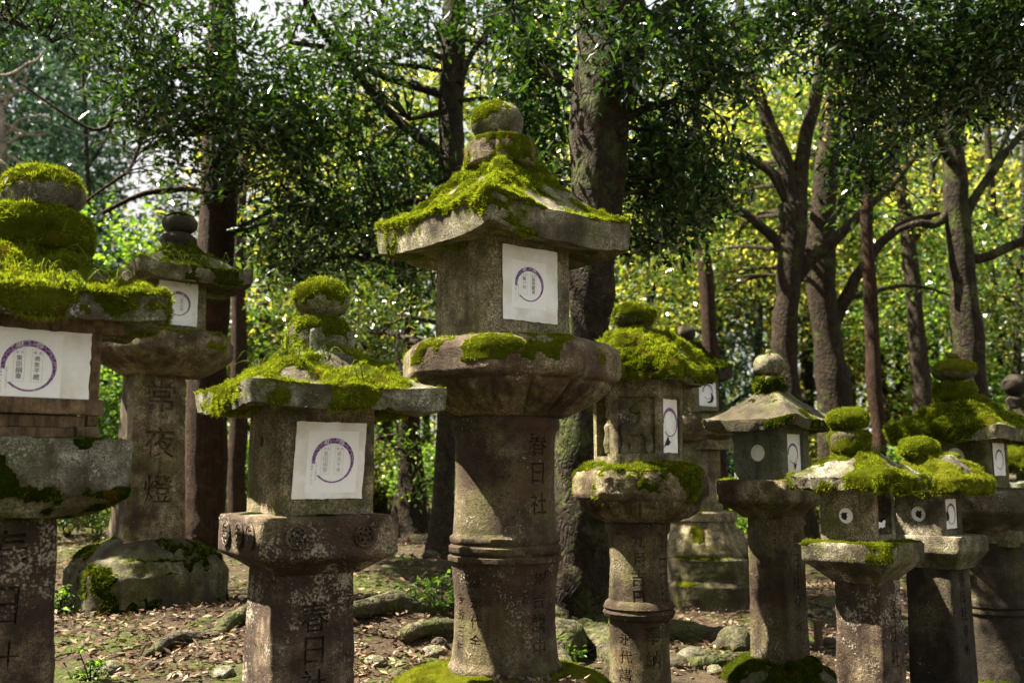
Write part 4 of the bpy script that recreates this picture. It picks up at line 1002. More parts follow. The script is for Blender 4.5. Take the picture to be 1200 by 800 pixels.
def twig_paths(trunk_pts, C, rs, n, r=.012):
    """thin arching branches from the trunk or limbs to leaf clusters"""
    out = []; tp = np.vstack([t for t in trunk_pts]); k = rs.choice(len(C), min(n, len(C)), replace=False)
    for c in C[k]:
        d = np.linalg.norm(tp[:, :3]-c, axis=1)+np.maximum(0, tp[:, 2]-c[2])*.8
        j = int(np.argmin(d)); a = tp[j]; L_ = np.linalg.norm(a[:3]-c)
        if L_ > 3.6 or L_ < .1: continue
        mid = (a[:3]+c)/2+np.array((rs.normal(0, .08), rs.normal(0, .08), .10))*L_
        r0 = min(a[3]*.55, .006+r*L_)
        out.append(smooth_path([(*a[:3], r0), (*mid, r0*.6), (*c, .003)], 5))
    return out
def tree(label, name, bark, limbs, crowns=(), Mm=14, rough=.16, group='trees of the wood', ntw=40, seed=0, cat='tree', roots=(), twr=.012):
    """limbs: world paths, the first one is the trunk from the ground up; crowns: [(C, per, leafL, leafW, spread, mat, name)]"""
    rs = np.random.default_rng(seed+500)
    b0 = min((l[np.argmin(l[:, 2])] for l in limbs[:1]), key=lambda t: t[2])
    loc = np.array((b0[0], b0[1], float(ground_z(b0[0], b0[1])[0])))
    root = empty(name, loc); tag(root, label, cat, group)
    allC = [c[0] for c in crowns if len(c[0])]
    tw = twig_paths(limbs, np.vstack(allC), rs, ntw, twr) if allC and ntw else []
    V, F_ = tubes(limbs, Mm, rough, seed, 5)
    mk('trunk', V-loc, F_, M[bark], root)
    if tw:
        V, F_ = tubes(tw, 5); mk('branches', V-loc, F_, M[bark], root)
    for (C, per, Ln, Wd, spr, mat, *rest) in crowns:
        if not len(C): continue
        V, T = leaf_mesh(C, twigs_dirs(len(C), rs, rest[1] if len(rest) > 1 else -.25), per, Ln, Wd, spr, rs)
        mk(rest[0] if rest else 'crown', V-loc, [T], M[mat], root, False)
    for rp in roots:
        V, F_ = tubes([rp], 18, .45, seed+9, 7); mk('root', V-loc, F_, M['b_root'], root)
    return root
R_ = lambda s: np.random.default_rng(s)
def cat_(*a): return np.vstack([x for x in a if len(x)])
def sunk(l, dz=.25):
    l = l.copy(); k = np.argmin(l[:, 2]); e = l[k].copy(); e[2] = float(ground_z(e[0], e[1])[0])-dz; e[3] *= 1.15
    return np.vstack([l, e]) if k == len(l)-1 else np.vstack([e, l])

# T1 the reddish cedar-like trunk behind the second lantern
r = R_(1)
C1 = cat_(blob_px(240, 110, 8.6, 120, 110, 300, r, 1.4), blob_px(330, 190, 8.8, 80, 90, 200, r, 1.2), blob_px(190, 40, 8.0, 120, 60, 170, r, 1.4), blob_px(250, 215, 8.4, 60, 36, 55, r, .5), blob_px(180, 120, 8.0, 55, 50, 70, r, .8))
C1 = C1[~((C1[:, 1] > 9.3))] if True else C1
t1 = sunk(limb([(262, -120, 26), (261, 0, 32), (259, 120, 38), (256, 250, 43), (246, 400, 45), (240, 520, 47), (236, 600, 48), (233, 640, 56)], 9.5))
tree('straight reddish-brown trunk rising behind the pale lantern on the boulder, dark leaves hanging in front', 'cedar_tree', 'b_red',
     [t1, limb([(258, 150, 8, 9.4), (225, 158, 6, 9.0), (165, 150, 4.5, 8.6), (140, 143, 4.5, 8.5), (110, 152, 4, 8.4), (70, 130, 3.5, 8.3), (22, 96, 2.5, 8.2)], 9), limb([(167, 151, 4, 8.6), (162, 175, 4, 8.6), (150, 200, 4, 8.6), (128, 216, 3.5, 8.6), (95, 240, 3, 8.6)], 8.6),
      limb([(256, 230, 9, 9.4), (225, 222, 7, 9.3), (185, 224, 7, 9.2), (155, 232, 6, 9.1), (120, 250, 5, 9.0)], 9), limb([(262, 90, 9, 9.3), (225, 78, 7, 8.8), (180, 88, 5, 8.4), (165, 86, 4, 8.3)], 9)],
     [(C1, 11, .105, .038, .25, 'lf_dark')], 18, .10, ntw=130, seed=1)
# T3 grey trunk with many limbs left of the middle finial
r = R_(3)
C3 = cat_(blob_px(430, 60, 8.8, 130, 90, 260, r, 1.3), blob_px(370, 160, 8.8, 90, 90, 210, r, 1.0), blob_px(455, 190, 9.2, 80, 90, 190, r, 1.0), blob_px(390, 290, 9.4, 110, 55, 190, r, 1.0), blob_px(600, 40, 9.4, 90, 60, 130, r, 1.0), blob_px(470, 300, 9.8, 60, 70, 90, r, .8))
C3b = cat_(blob_px(400, 330, 12, 110, 110, 170, r, 1.2), blob_px(480, 150, 12.5, 70, 130, 110, r, 1.2), blob_px(330, 290, 10.5, 60, 70, 90, r, .8), blob_px(450, 380, 11, 60, 60, 90, r, .8))
t3 = sunk(limb([(540, -120, 25), (535, -30, 28), (532, 60, 30), (530, 120, 31), (528, 200, 29), (525, 350, 26), (522, 500, 24), (520, 600, 27), (516, 640, 40)], 9.2))
tree('grey trunk with several dark slanting limbs just left of the tallest lantern\'s finial', 'oak_tree', 'b_grey',
     [t3, limb([(526, 186, 15), (495, 165, 13), (455, 130, 12), (405, 70, 10, 9.0), (370, 25, 8, 8.8), (350, -20, 6, 8.6)], 9.2), limb([(524, 112, 12), (480, 100, 10), (440, 86, 9), (400, 60, 8, 9), (340, 50, 6, 8.8)], 9.2),
      limb([(538, 98, 9), (552, 65, 8), (575, 30, 7), (592, -20, 6)], 9.1), limb([(526, 72, 8), (490, 55, 7), (455, 30, 6), (430, 5, 5)], 9.1), limb([(540, 118, 6), (570, 116, 5), (610, 122, 4)], 9.1),
      limb([(522, 85, 6), (490, 78, 5), (440, 74, 4), (400, 72, 4)], 9.1), limb([(524, 250, 9), (490, 235, 7), (440, 250, 5), (400, 270, 4)], 9.1), limb([(524, 130, 8), (500, 135, 7), (480, 140, 5)], 8.9),
      limb([(524, 300, 8), (470, 310, 7), (400, 300, 5), (345, 320, 4)], 9.3)],
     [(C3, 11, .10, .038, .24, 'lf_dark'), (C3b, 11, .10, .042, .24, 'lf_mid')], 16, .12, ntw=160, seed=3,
     roots=[])
# T4 huge trunk behind the tallest lantern
r = R_(4)
C4 = cat_(blob_px(735, 50, 6.1, 38, 60, 34, r, .25), blob_px(690, -10, 6.1, 40, 30, 20, r, .3), blob_px(620, 130, 7.2, 50, 100, 190, r, .8), blob_px(640, 230, 7.2, 40, 60, 90, r, .6), blob_px(790, 110, 7.0, 80, 110, 300, r, .9), blob_px(770, 230, 7.2, 60, 80, 160, r, .8), blob_px(640, 20, 7.4, 60, 60, 60, r, .8), blob_px(660, 300, 8.0, 50, 50, 50, r, .6), blob_px(820, 200, 7.6, 50, 80, 120, r, .8))
added_canopy = cat_(blob_w((-3.6, 6.3, 7.7), (2.3, 2.4, .9), 60, r, .8, .0), blob_w((-1.0, 7.2, 7.9), (2.2, 2.2, .9), 50, r, .8, .05), blob_w((1.8, 6.0, 8.2), (2.4, 2.4, .9), 50, r, .8, .05))  # unseen leaves added above the view to dapple the sunlight
t4 = sunk(limb([(735, -330, 60), (728, -160, 76), (722, -40, 82), (716, 50, 80), (706, 130, 72), (697, 220, 64), (693, 300, 58), (690, 380, 52), (684, 450, 52), (680, 540, 60), (676, 640, 74), (674, 710, 96), (672, 745, 140)], 6.7), .4)
lim4 = [t4, limb([(716, -20, 40), (760, -70, 34, 6.2), (820, -180, 26, 5.0), (900, -420, 18, 3.8)], 6.7), limb([(712, 60, 26), (760, 30, 20, 6.8), (810, -10, 15, 6.8), (860, -60, 10, 6.8)], 6.7), limb([(705, 120, 14), (660, 95, 11, 6.9), (620, 60, 8, 7.0), (600, 10, 6, 7)], 6.7),
       limb([(712, 150, 14), (750, 130, 10, 6.6), (790, 118, 7, 6.7), (830, 100, 5, 6.8)], 6.7), limb([(700, 210, 12), (660, 200, 8, 6.9), (625, 215, 6, 7.1)], 6.7), limb([(720, -60, 30), (640, -160, 22, 5.6), (520, -330, 14, 4.4)], 6.7)]
def rootp(pts, Y):
    l = limb(pts, Y, 6); g = ground_z(l[:, 0], l[:, 1]); t = np.linspace(0, 1, len(l))
    l[:, 3] *= .9; l[:, 2] = g+l[:, 3]*.3+.03*np.sin(t*9); return l
tree('huge dark trunk with mossy foot directly behind the tallest lantern', 'oak_tree', 'b_dark', lim4,
     [(cat_(blob_px(600, 200, 11, 60, 130, 110, r, 1.0), blob_px(770, 260, 10.5, 70, 90, 130, r, 1.0), blob_px(740, 400, 12, 60, 60, 60, r, .8), blob_px(600, 440, 11, 50, 60, 40, r, .8)), 11, .10, .042, .26, 'lf_mid'), (C4, 12, .092, .037, .22, 'lf_dark'), (added_canopy, 13, .10, .045, .28, 'lf_dark', 'crown', -.1)], 28, .28, ntw=170, seed=4,  # last crown is the added unseen foliage that breaks up the sun
     roots=[rootp([(655, 735, 60, 6.5), (600, 735, 44, 6.3), (545, 700, 34, 6.1), (510, 694, 31, 5.9), (470, 703, 31, 5.75), (435, 715, 28, 5.6), (385, 733, 22, 5.4)], 6),
            rootp([(700, 735, 60, 6.5), (740, 730, 44, 6.5), (780, 712, 40, 6.6), (815, 706, 38, 6.6), (845, 725, 32, 6.5), (862, 765, 30, 6.3), (870, 800, 22, 6.1)], 6.5),
            rootp([(690, 745, 50, 6.2), (730, 720, 28, 6.0), (770, 728, 24, 5.9), (800, 760, 22, 5.8), (840, 778, 20, 5.8), (880, 785, 18, 5.9)], 6),
            rootp([(660, 745, 60, 6.1), (650, 780, 46, 5.7), (660, 830, 34, 5.3)], 6), rootp([(640, 740, 50, 6.2), (610, 760, 36, 5.9), (540, 776, 26, 5.6), (470, 790, 20, 5.3)], 6),
            rootp([(690, 700, 50, 6.4), (712, 730, 44, 6.1), (724, 775, 34, 5.8), (750, 820, 24, 5.5)], 6)])
# other trunks
def simple(label, name, bark, Y, limbs, crowns=(), **k):
    ls = [limb(l, Y) for l in limbs]; ls[0] = sunk(ls[0]); return tree(label, name, bark, ls, crowns, **k)
r = R_(5)
simple('slim trunk low between the cedar trunk and the grassy-roofed lantern', 'cedar_tree', 'b_red', 14, [[(284, 180, 12), (281, 300, 16), (279, 480, 20), (278, 600, 23), (278, 632, 26)]], seed=5, ntw=0)
simple('brown flared trunk seen under the roof between the crest-slab lantern and the tallest one', 'cedar_tree', 'b_brown', 12,
       [[(474, 250, 22), (476, 400, 26), (479, 500, 29), (481, 570, 34), (482, 615, 46), (482, 640, 70)], [(478, 520, 6), (460, 510, 5), (440, 515, 3)]],
       [(cat_(blob_px(470, 510, 11, 40, 50, 16, r), blob_px(500, 560, 10.5, 18, 40, 12, r)), 12, .08, .035, .22, 'lf_green')], seed=6, ntw=10)
simple('slender dark trunk at the top, just above and right of the tallest finial', 'oak_tree', 'b_dark', 12, [[(613, -60, 16), (617, 20, 20), (618, 90, 22), (622, 200, 24), (626, 400, 28), (628, 640, 32)], [(621, 50, 8), (600, 32, 7), (575, 28, 5)], [(620, 120, 7), (646, 70, 7), (664, 10, 6), (672, -30, 5)]], seed=7, ntw=0)
simple('thin reddish trunk rising right of the deer lantern', 'cedar_tree', 'b_red', 12, [[(812, 60, 11), (818, 190, 15), (826, 320, 17), (835, 450, 19), (842, 560, 20), (846, 638, 24)]], [(blob_px(820, 60, 11.4, 55, 60, 60, r), 12, .08, .03, .24, 'lf_dark')], seed=8, ntw=14)
r = R_(9)
simple('forked tree with a bare limb reaching left, behind the pitted-roof lantern', 'maple_tree', 'b_brown', 13.5,
       [[(928, 240, 31.9), (927, 300, 31.9), (922, 360, 28.6), (920, 420, 28.6), (926, 500, 33.6), (934, 600, 42.0), (936, 636, 52.1)], [(928, 250, 25.2), (922, 205, 21.0), (905, 155, 19.3), (885, 100, 16.0), (870, 50, 12.6), (866, -20, 10.1)],
        [(932, 255, 23.5), (938, 190, 18.5), (952, 130, 15.1), (964, 70, 12.6), (974, 0, 10.1)], [(922, 300, 16.8), (905, 278, 13.4), (880, 256, 10.9), (850, 236, 9.2), (828, 214, 6.7)], [(928, 330, 18.5), (955, 300, 15.1), (990, 270, 12.6), (1020, 240, 10.1), (1050, 212, 7.6), (1075, 180, 5.0)],
        [(924, 240, 15.1), (905, 205, 12.6), (880, 188, 9.2), (850, 180, 5.9)]],
       [(cat_(blob_px(880, 300, 17, 60, 60, 60, r, 1.5), blob_px(1000, 330, 18, 60, 70, 60, r, 1.5), blob_px(900, 60, 13, 90, 80, 60, r), blob_px(840, 140, 13.5, 60, 60, 46, r), blob_px(980, 90, 14, 60, 80, 50, r)), 12, .085, .05, .3, 'lf_yel')], seed=9, ntw=40)
simple('broad trunk leaning right with sunlit flaking bark, just right of the forked tree', 'maple_tree', 'b_brown', 14.5,
       [[(982, 20, 16.8), (978, 100, 21.8), (970, 180, 26.9), (963, 260, 31.9), (963, 330, 33.6), (970, 400, 35.3), (977, 460, 40.3), (984, 540, 48.7), (988, 630, 60.5)], [(972, 390, 16.8), (990, 350, 15.1), (1008, 318, 13.4), (1030, 288, 11.8), (1060, 262, 9.2), (1100, 250, 6.7)], [(966, 270, 11.8), (990, 230, 8.4), (1000, 180, 6.7), (1006, 120, 5.0)]],
       [(cat_(blob_px(1010, 60, 14, 70, 70, 50, r), blob_px(1090, 230, 15, 50, 60, 36, r)), 12, .085, .05, .3, 'lf_yel'), (cat_(blob_px(870, 170, 16, 100, 120, 160, r, 1.5), blob_px(800, 330, 17, 60, 100, 90, r, 1.5), blob_px(1080, 330, 17, 90, 100, 150, r, 1.5), blob_px(1000, 170, 16.5, 90, 100, 120, r, 1.5), blob_px(1180, 330, 16, 70, 110, 130, r, 1.5)), 12, .12, .06, .4, 'lf_mid')], seed=10, ntw=26)
simple('smooth thin reddish trunk above the window lantern, leaves dangling over its top', 'cedar_tree', 'b_red', 11, [[(1006, -40, 9), (1011, 100, 12), (1016, 240, 14), (1021, 380, 16), (1028, 500, 18), (1034, 600, 20), (1036, 640, 24)]], seed=11, ntw=0)
simple('slanting dark trunk third from the right edge, leaning left at the top', 'oak_tree', 'b_grey', 16, [[(1040, 110, 10), (1052, 190, 14), (1064, 270, 17), (1072, 360, 19), (1080, 450, 22), (1086, 540, 26), (1090, 622, 32)], [(1068, 290, 8), (1090, 250, 8), (1110, 215, 6), (1125, 180, 5)], [(1062, 250, 8), (1045, 200, 6), (1035, 150, 5)]], seed=12, ntw=0)
r = R_(13)
C10 = cat_(blob_px(1060, 60, 7.4, 120, 70, 220, r, 1.1), blob_px(1150, 90, 7.6, 80, 80, 240, r, 1.1), blob_px(960, 30, 7.8, 90, 55, 120, r, 1.0), blob_px(1018, 190, 7.6, 28, 70, 75, r, .4), blob_px(880, 20, 7.6, 60, 50, 90, r, .9), blob_px(1180, 10, 7.0, 80, 90, 200, r, 1.0), blob_px(1060, 130, 7.8, 90, 46, 80, r, .9), blob_px(1090, -20, 7.0, 140, 60, 130, r, 1.2))
simple('dark many-limbed trunk near the right edge', 'oak_tree', 'b_dark', 11.5,
       [[(1116, 60, 22), (1116, 140, 25), (1119, 220, 28), (1125, 290, 30), (1132, 360, 32), (1138, 430, 36), (1144, 540, 42), (1148, 640, 56)], [(1128, 302, 14), (1155, 302, 12), (1180, 290, 12), (1215, 276, 9)], [(1124, 280, 13), (1140, 235, 11), (1165, 198, 10), (1190, 165, 8), (1215, 130, 7)],
        [(1120, 235, 12), (1100, 262, 10), (1075, 262, 9), (1050, 270, 6)], [(1116, 190, 12), (1095, 150, 10, 10), (1060, 90, 9, 9), (1010, 40, 7, 8), (960, 10, 5, 7.8)], [(1117, 160, 12), (1150, 100, 10, 9.5), (1180, 40, 8, 8), (1200, -20, 7, 7.4)]],
       [(C10, 12, .098, .035, .24, 'lf_dark')], seed=13, ntw=200)
SL = [(748, 19, 9, 'thin dark trunk between the huge trunk and the deer lantern', -6), (792, 24, 9, 'very slim trunk in the gap left of the thin reddish one', 5), (884, 21, 10, 'slim straight trunk left of the forked tree', 4), (1056, 23, 10, 'slim dark trunk just left of the slanting one', -7), (1100, 20, 10, 'slim trunk between the slanting and the many-limbed trunks', 6),
      (1168, 22, 12, 'slim trunk right of the many-limbed one', 5), (1192, 17, 10, 'dark slender trunk close to the right edge', -5), (352, 20, 9, 'thin trunk above the finial of the grassy-roofed lantern', 7), (432, 17, 10, 'slender dark trunk left of the brown flared one', -5), (404, 24, 8, 'very thin trunk deep in the wood behind the large paper', 4), (112, 21, 8, 'thin trunk between the left edge lantern and the pale post', 9), (575, 22, 9, 'slim trunk glimpsed right of the grey slanting-limbed one', 3)]
for i, (px, Y, wd, lab, ln) in enumerate(SL):
    rr = R_(600+i); k1, k2 = rr.uniform(-6, 6, 2)
    simple(lab, 'slender_tree', 'b_dark', Y, [[(px-ln*2, 20, wd*.45), (px-ln+k1, 180, wd*.7), (px+k2, 360, wd*.9), (px+ln*.4, 500, wd), (px+ln*.5, 618, wd*1.4)], [(px-ln+k1, 200, wd*.5), (px+18, 150, wd*.35), (px+34+k2, 90, wd*.2)], [(px+k2, 330, wd*.5), (px-20, 290, wd*.35), (px-44+k1, 262, wd*.15)], [(px, 270, wd*.45), (px+24, 240, wd*.3), (px+50, 236+k1, wd*.12)]], seed=600+i, ntw=0)
# top-left overhanging sprays
r = R_(14)
tl = limb([(-260, 660, 90, 6.5), (-250, 500, 76, 6.5), (-240, 300, 66, 6.5), (-230, 100, 56, 6.5), (-215, -60, 44, 6.5)], 6.5)[::-1]
tl = sunk(tl)
tree('oak whose thin leafy sprays hang across the upper left sky', 'oak_tree', 'b_grey',
     [tl, limb([(-225, 60, 22, 6.5), (-120, 20, 14, 6.5), (-30, 15, 9, 6.4), (40, 35, 6, 6.4), (62, 50, 4, 6.4)], 6.5), limb([(-220, 0, 20, 6.5), (-60, -40, 14, 6.5), (100, -20, 8, 6.5), (180, 10, 4, 6.5)], 6.5)],
     [(cat_(blob_px(40, 12, 6.4, 100, 42, 100, r, .6), blob_px(140, 30, 6.5, 60, 42, 50, r, .5), blob_px(-100, 40, 6.5, 120, 70, 90, r, .8)), 12, .065, .026, .19, 'lf_dark')], seed=14, ntw=60, twr=.008)
# bare pale branches far left
rb = R_(77)
def bare_limbs():
    out = []
    for i in range(9):
        px, py = -15+rb.uniform(0, 20), 90+i*14; a = rb.uniform(-25, 25); pts = [(px, py, 6)]
        for k in range(7):
            a += rb.uniform(-28, 28); px += 9*cos(radians(a)); py += 9*sin(radians(a)); pts.append((px, py, 5.4-k*.6))
        out.append(limb(pts, 13, 3))
    return out
M['b_pale'] = bark_mat('pale_bare_bark', (.16, .13, .10), (.34, .29, .23), stretch=.4)
tree('leafless pale branching tree against the conifers at the upper left', 'bare_tree', 'b_pale',
     [sunk(limb([(-20, 640, 30), (-16, 400, 26), (-10, 240, 20), (0, 170, 14), (-8, 80, 9)][::-1], 13))]+bare_limbs(), (), seed=15, ntw=0)

# ---- middle and far trees: shared meshes, one object each
def proto_crown(name, kind, seed, big=1.0):
    r = R_(seed)
    if kind == 'conifer':
        C = []
        for lv in np.linspace(0, 1, 26):
            R = (1-lv)**.8*2.3+.25; k = int(26*(1-lv)+8)
            th = r.uniform(0, 2*pi, k); rr = R*r.uniform(.3, 1, k)
            C.append(np.stack([rr*np.cos(th), rr*np.sin(th), lv*11+r.normal(0, .12, k)-rr*.22], -1))
        C = np.vstack(C); V, T = leaf_mesh(C, twigs_dirs(len(C), r, -.35), 14, .28, .085, .42, r, droop=.35)
    else:
        C = cat_(*[blob_w((r.normal(0, 1.5), r.normal(0, 1.4), 1.2+r.uniform(0, 6.5)), (1.7, 1.7, 1.1), 44, r, .8, -.1) for _ in range(12)])
        V, T = leaf_mesh(C, twigs_dirs(len(C), r, -.1), 9, .21, .14, .42, r)
    return mesh_np(name, V, [T], False)
P_broad = [proto_crown('broadleaf_crown', 'b', 60+i) for i in range(3)]
P_con = [proto_crown('conifer_crown', 'conifer', 70+i) for i in range(2)]
def proto_trunk(seed, h, r0, lean=.3):
    r = R_(seed); pts = []
    x = y = 0
    for k in range(7):
        t = k/6; pts.append((x, y, h*t-.4*(k == 0), r0*(1-.65*t))); x += r.normal(0, lean*h/40); y += r.normal(0, lean*h/40)
    ls = [smooth_path(pts, 4)]
    for _ in range(9):
        k = r.integers(2, 6); a = r.uniform(0, 2*pi); p = np.array(pts[k]); L_ = r.uniform(1.2, 2.8)
        ls.append(smooth_path([p*np.array((1, 1, 1, .45)), (p[0]+cos(a)*L_*.5, p[1]+sin(a)*L_*.5, p[2]+L_*.35, p[3]*.3), (p[0]+cos(a)*L_, p[1]+sin(a)*L_, p[2]+L_*.6, p[3]*.12)], 4))
    V, F_ = tubes(ls, 8, .12, seed, 4); return mesh_np('far_trunk', V, F_)
P_trunk = [proto_trunk(80+i, 10, .17+.04*i) for i in range(3)]
def copy_mat(me, mat):
    m2 = me.copy(); m2.materials.clear(); m2.materials.append(mat); return m2
crown_var = {(i, k): copy_mat(P_broad[i], M[k]) for i in range(3) for k in ('lf_yel', 'lf_gold', 'lf_green', 'lf_mid')}
con_var = [copy_mat(m, M['lf_blue']) for m in P_con]
for t_, bk in zip(P_trunk, ('b_brown', 'b_grey', 'b_dark')): t_.materials.append(M[bk])
def far_tree(px, Y, kind, hb, sc, i, label):
    c = P(px, 560, Y); z = float(ground_z(c[0], c[1])[0])
    root = empty('conifer_tree' if kind == 'conifer' else 'broadleaf_tree', (c[0], c[1], z), i*1.7)
    tag(root, label, 'tree', 'trees far back in the wood')
    t_ = obj('trunk', P_trunk[i % 3], None, root); t_.scale = (sc, sc, (hb+4.5*sc)/10)
    cr = obj('crown', con_var[i % 2] if kind == 'conifer' else crown_var[(i % 3, kind)], None, root); cr.location = (0, 0, hb); cr.scale = (sc, sc, sc)
cn = {'lf_yel': 'yellow-green', 'lf_gold': 'golden', 'lf_green': 'bright green', 'lf_mid': 'deep green', 'conifer': 'bluish conifer'}
FT = [(150, 17, 'lf_green', .6, .62), (60, 24, 'conifer', 1.0, 1.15), (-60, 30, 'conifer', 3, 1.5), (20, 34, 'conifer', 3, 1.45), (-20, 20, 'conifer', 3.0, 1.0), (75, 38, 'conifer', 4, 1.4), (185, 30, 'conifer', 0.5, .85), (215, 24, 'lf_green', .2, .7), (300, 20, 'lf_yel', 1.5, .8), (345, 30, 'lf_mid', 4, 1.1),
      (400, 25, 'lf_yel', 2.5, 1.0), (440, 18, 'lf_mid', 2.0, .75), (470, 34, 'lf_gold', 5, 1.3), (545, 28, 'lf_yel', 4, 1.2), (600, 22, 'lf_gold', 4.5, .9), (660, 33, 'lf_green', 6, 1.3), (735, 26, 'lf_yel', 3, 1.0), (770, 18, 'lf_yel', 1.5, .7),
      (800, 33, 'lf_gold', 5, 1.3), (850, 22, 'lf_yel', 3.5, .95), (868, 20, 'conifer', -.2, .5), (905, 30, 'lf_yel', 4, 1.25), (950, 24, 'lf_green', 5, 1.0), (1000, 34, 'lf_yel', 3, 1.4), (1040, 24, 'lf_yel', .8, .85), (1095, 30, 'lf_green', 5, 1.3), (1120, 20, 'lf_green', .8, .75),
      (1160, 26, 'lf_yel', 2.5, 1.0), (1215, 21, 'lf_yel', 1.2, .9), (1250, 32, 'lf_mid', 5, 1.4), (1180, 36, 'lf_yel', 5, 1.4), (260, 38, 'lf_mid', 2, 1.1), (700, 40, 'lf_green', 2, 1.3), (500, 42, 'lf_green', 1, 1.3), (380, 40, 'lf_green', 0.5, 1.2), (900, 42, 'lf_mid', 1, 1.4), (1080, 42, 'lf_green', 1, 1.5)]
refs = {0: 'above the second lantern from the left'}
def where(px):
    for lim, w in ((20, 'at the left edge above the thickly mossed ball'), (110, 'above the timber-boxed lantern'), (200, 'above the pale lantern\'s finial'), (290, 'around the straight reddish trunk'), (370, 'above the grassy-roofed lantern'), (460, 'left of the grey slanting-limbed trunk'), (560, 'behind the grey slanting-limbed trunk'),
                   (640, 'above the tallest lantern\'s roof'), (715, 'behind the huge dark trunk'), (790, 'above the deer lantern'), (840, 'behind the thin reddish trunk by the deer lantern'), (890, 'left of the forked tree'), (940, 'behind the forked tree'), (1000, 'behind the flaking-barked trunk'), (1060, 'behind the smooth thin trunk'),
                   (1110, 'behind the slanting dark trunk'), (1170, 'behind the twin-limbed trunk'), (1300, 'at the right edge above the green roofs')):
        if px < lim: return w
for i, (px, Y, kind, hb, sc) in enumerate(FT):
    dist = 'nearest' if Y == 20 and kind == 'conifer' and px < 0 else 'nearer' if Y < 21 else 'mid-distance' if Y < 29 else 'distant' if Y < 37 else 'farthest'
    far_tree(px, Y, kind, hb, sc, i, f'{dist} {cn[kind]} tree blurred {where(px)}')
for i, (x, y, kind, hb, sc) in enumerate([(-9, -5, 'lf_mid', 1, 1.3), (-5, -7, 'lf_mid', 1, 1.4), (-1, -12, 'lf_mid', 1.5, 1.4), (-11, 2, 'lf_mid', 1, 1.2), (14, 8, 'lf_mid', 2, 1.3)]):  # unseen trees, added to hold back sky light from behind and beside
    z = float(ground_z(x, y)[0]); root = empty('broadleaf_tree', (x, y, z), i*1.1)
    tag(root, 'unseen deep green tree added outside the picture to block sky light', 'tree', 'unseen trees added around the viewer')
    t_ = obj('trunk', P_trunk[i % 3], None, root); t_.scale = (sc, sc, (hb+4.5*sc)/10)
    cr = obj('crown', crown_var[(i % 3, kind)], None, root); cr.location = (0, 0, hb); cr.scale = (sc, sc, sc)
# undergrowth shrubs
def proto_shrub(seed):
    r = R_(seed); C = cat_(*[blob_w((r.normal(0, .5), r.normal(0, .4), .3+r.uniform(0, 1.2)), (.6, .5, .45), 60, r, 1.2, -.2) for _ in range(6)])
    V, T = leaf_mesh(C, twigs_dirs(len(C), r, .1), 12, .085, .045, .2, r); crown = mesh_np('shrub_foliage', V, [T], False)
    ps = [smooth_path([(0, 0, -.1, .02), (cos(a)*.2, sin(a)*.2, .6, .012), (cos(a)*.5, sin(a)*.5, 1.3, .005)], 4) for a in np.linspace(0, 6, 7)]
    V, F_ = tubes(ps, 5); st = mesh_np('shrub_stem', V, F_); st.materials.append(M['b_brown']); return crown, st
PS = [proto_shrub(90+i) for i in range(2)]
shr_var = {(i, k): copy_mat(PS[i][0], M[k]) for i in range(2) for k in ('lf_green', 'lf_yel', 'lf_mid', 'lf_blue', 'lf_dark')}
SH = [(80, 13, 'lf_green', .8), (115, 11, 'lf_mid', .6), (150, 18, 'lf_green', 1.1), (30, 16, 'lf_mid', 1.3), (210, 19, 'lf_green', 1.2), (262, 22, 'lf_mid', 1.2), (300, 16, 'lf_green', .9), (360, 22, 'lf_yel', 1.3), (430, 17, 'lf_yel', .9), (455, 24, 'lf_green', 1.4), (505, 14.5, 'lf_green', .8), (545, 19, 'lf_mid', 1.2),
      (620, 16, 'lf_mid', 1.0), (720, 13, 'lf_dark', .9), (760, 20, 'lf_mid', 1.2), (862, 17, 'lf_blue', 1.2), (882, 24, 'lf_green', 1.4), (850, 14, 'lf_green', .5), (940, 21, 'lf_yel', 1.3), (1000, 18, 'lf_yel', 1.2), (1045, 14, 'lf_green', .9), (1070, 24, 'lf_yel', 1.5), (1110, 17, 'lf_green', 1.2), (1170, 15, 'lf_mid', 1.1), (1200, 21, 'lf_yel', 1.4), (980, 27, 'lf_green', 1.6), (570, 28, 'lf_green', 1.6), (330, 30, 'lf_green', 1.6), (200, 30, 'lf_yel', 1.5), (60, 27, 'lf_yel', 1.6)]
sw = {'lf_green': 'bright green', 'lf_yel': 'yellow-green', 'lf_mid': 'deep green', 'lf_blue': 'bluish green', 'lf_dark': 'dark'}
def swhere(px):
    for lim, w in ((50, 'behind the timber-boxed lantern'), (100, 'between the timber-boxed and the pale lantern'), (140, 'beside the pale lantern\'s post'), (180, 'behind the pale lantern\'s carved post'), (240, 'behind the boulder-based lantern'), (275, 'just right of the straight reddish trunk'), (320, 'behind the slim low trunk'), (400, 'behind the grassy-roofed lantern'), (442, 'at the box of the grassy-roofed lantern'), (470, 'left of the brown flared trunk'), (530, 'right of the brown flared trunk'), (600, 'behind the tallest shaft'),
                   (680, 'behind the huge mossy trunk'), (740, 'between the huge trunk and the deer lantern'), (800, 'behind the deer lantern'), (856, 'beside the lotus-based lantern'), (870, 'left of the pitted-roof lantern'), (900, 'behind the pitted-roof lantern\'s box'), (960, 'below the forked tree'), (990, 'below the flaking-barked trunk'), (1020, 'behind the window lantern\'s finial'), (1060, 'right of the smooth thin trunk'), (1090, 'at the foot of the slanting trunk'), (1130, 'behind the broad green-roofed lantern'), (1185, 'behind the lantern cut by the right edge'), (1300, 'at the far right edge')):
        if px < lim: return w
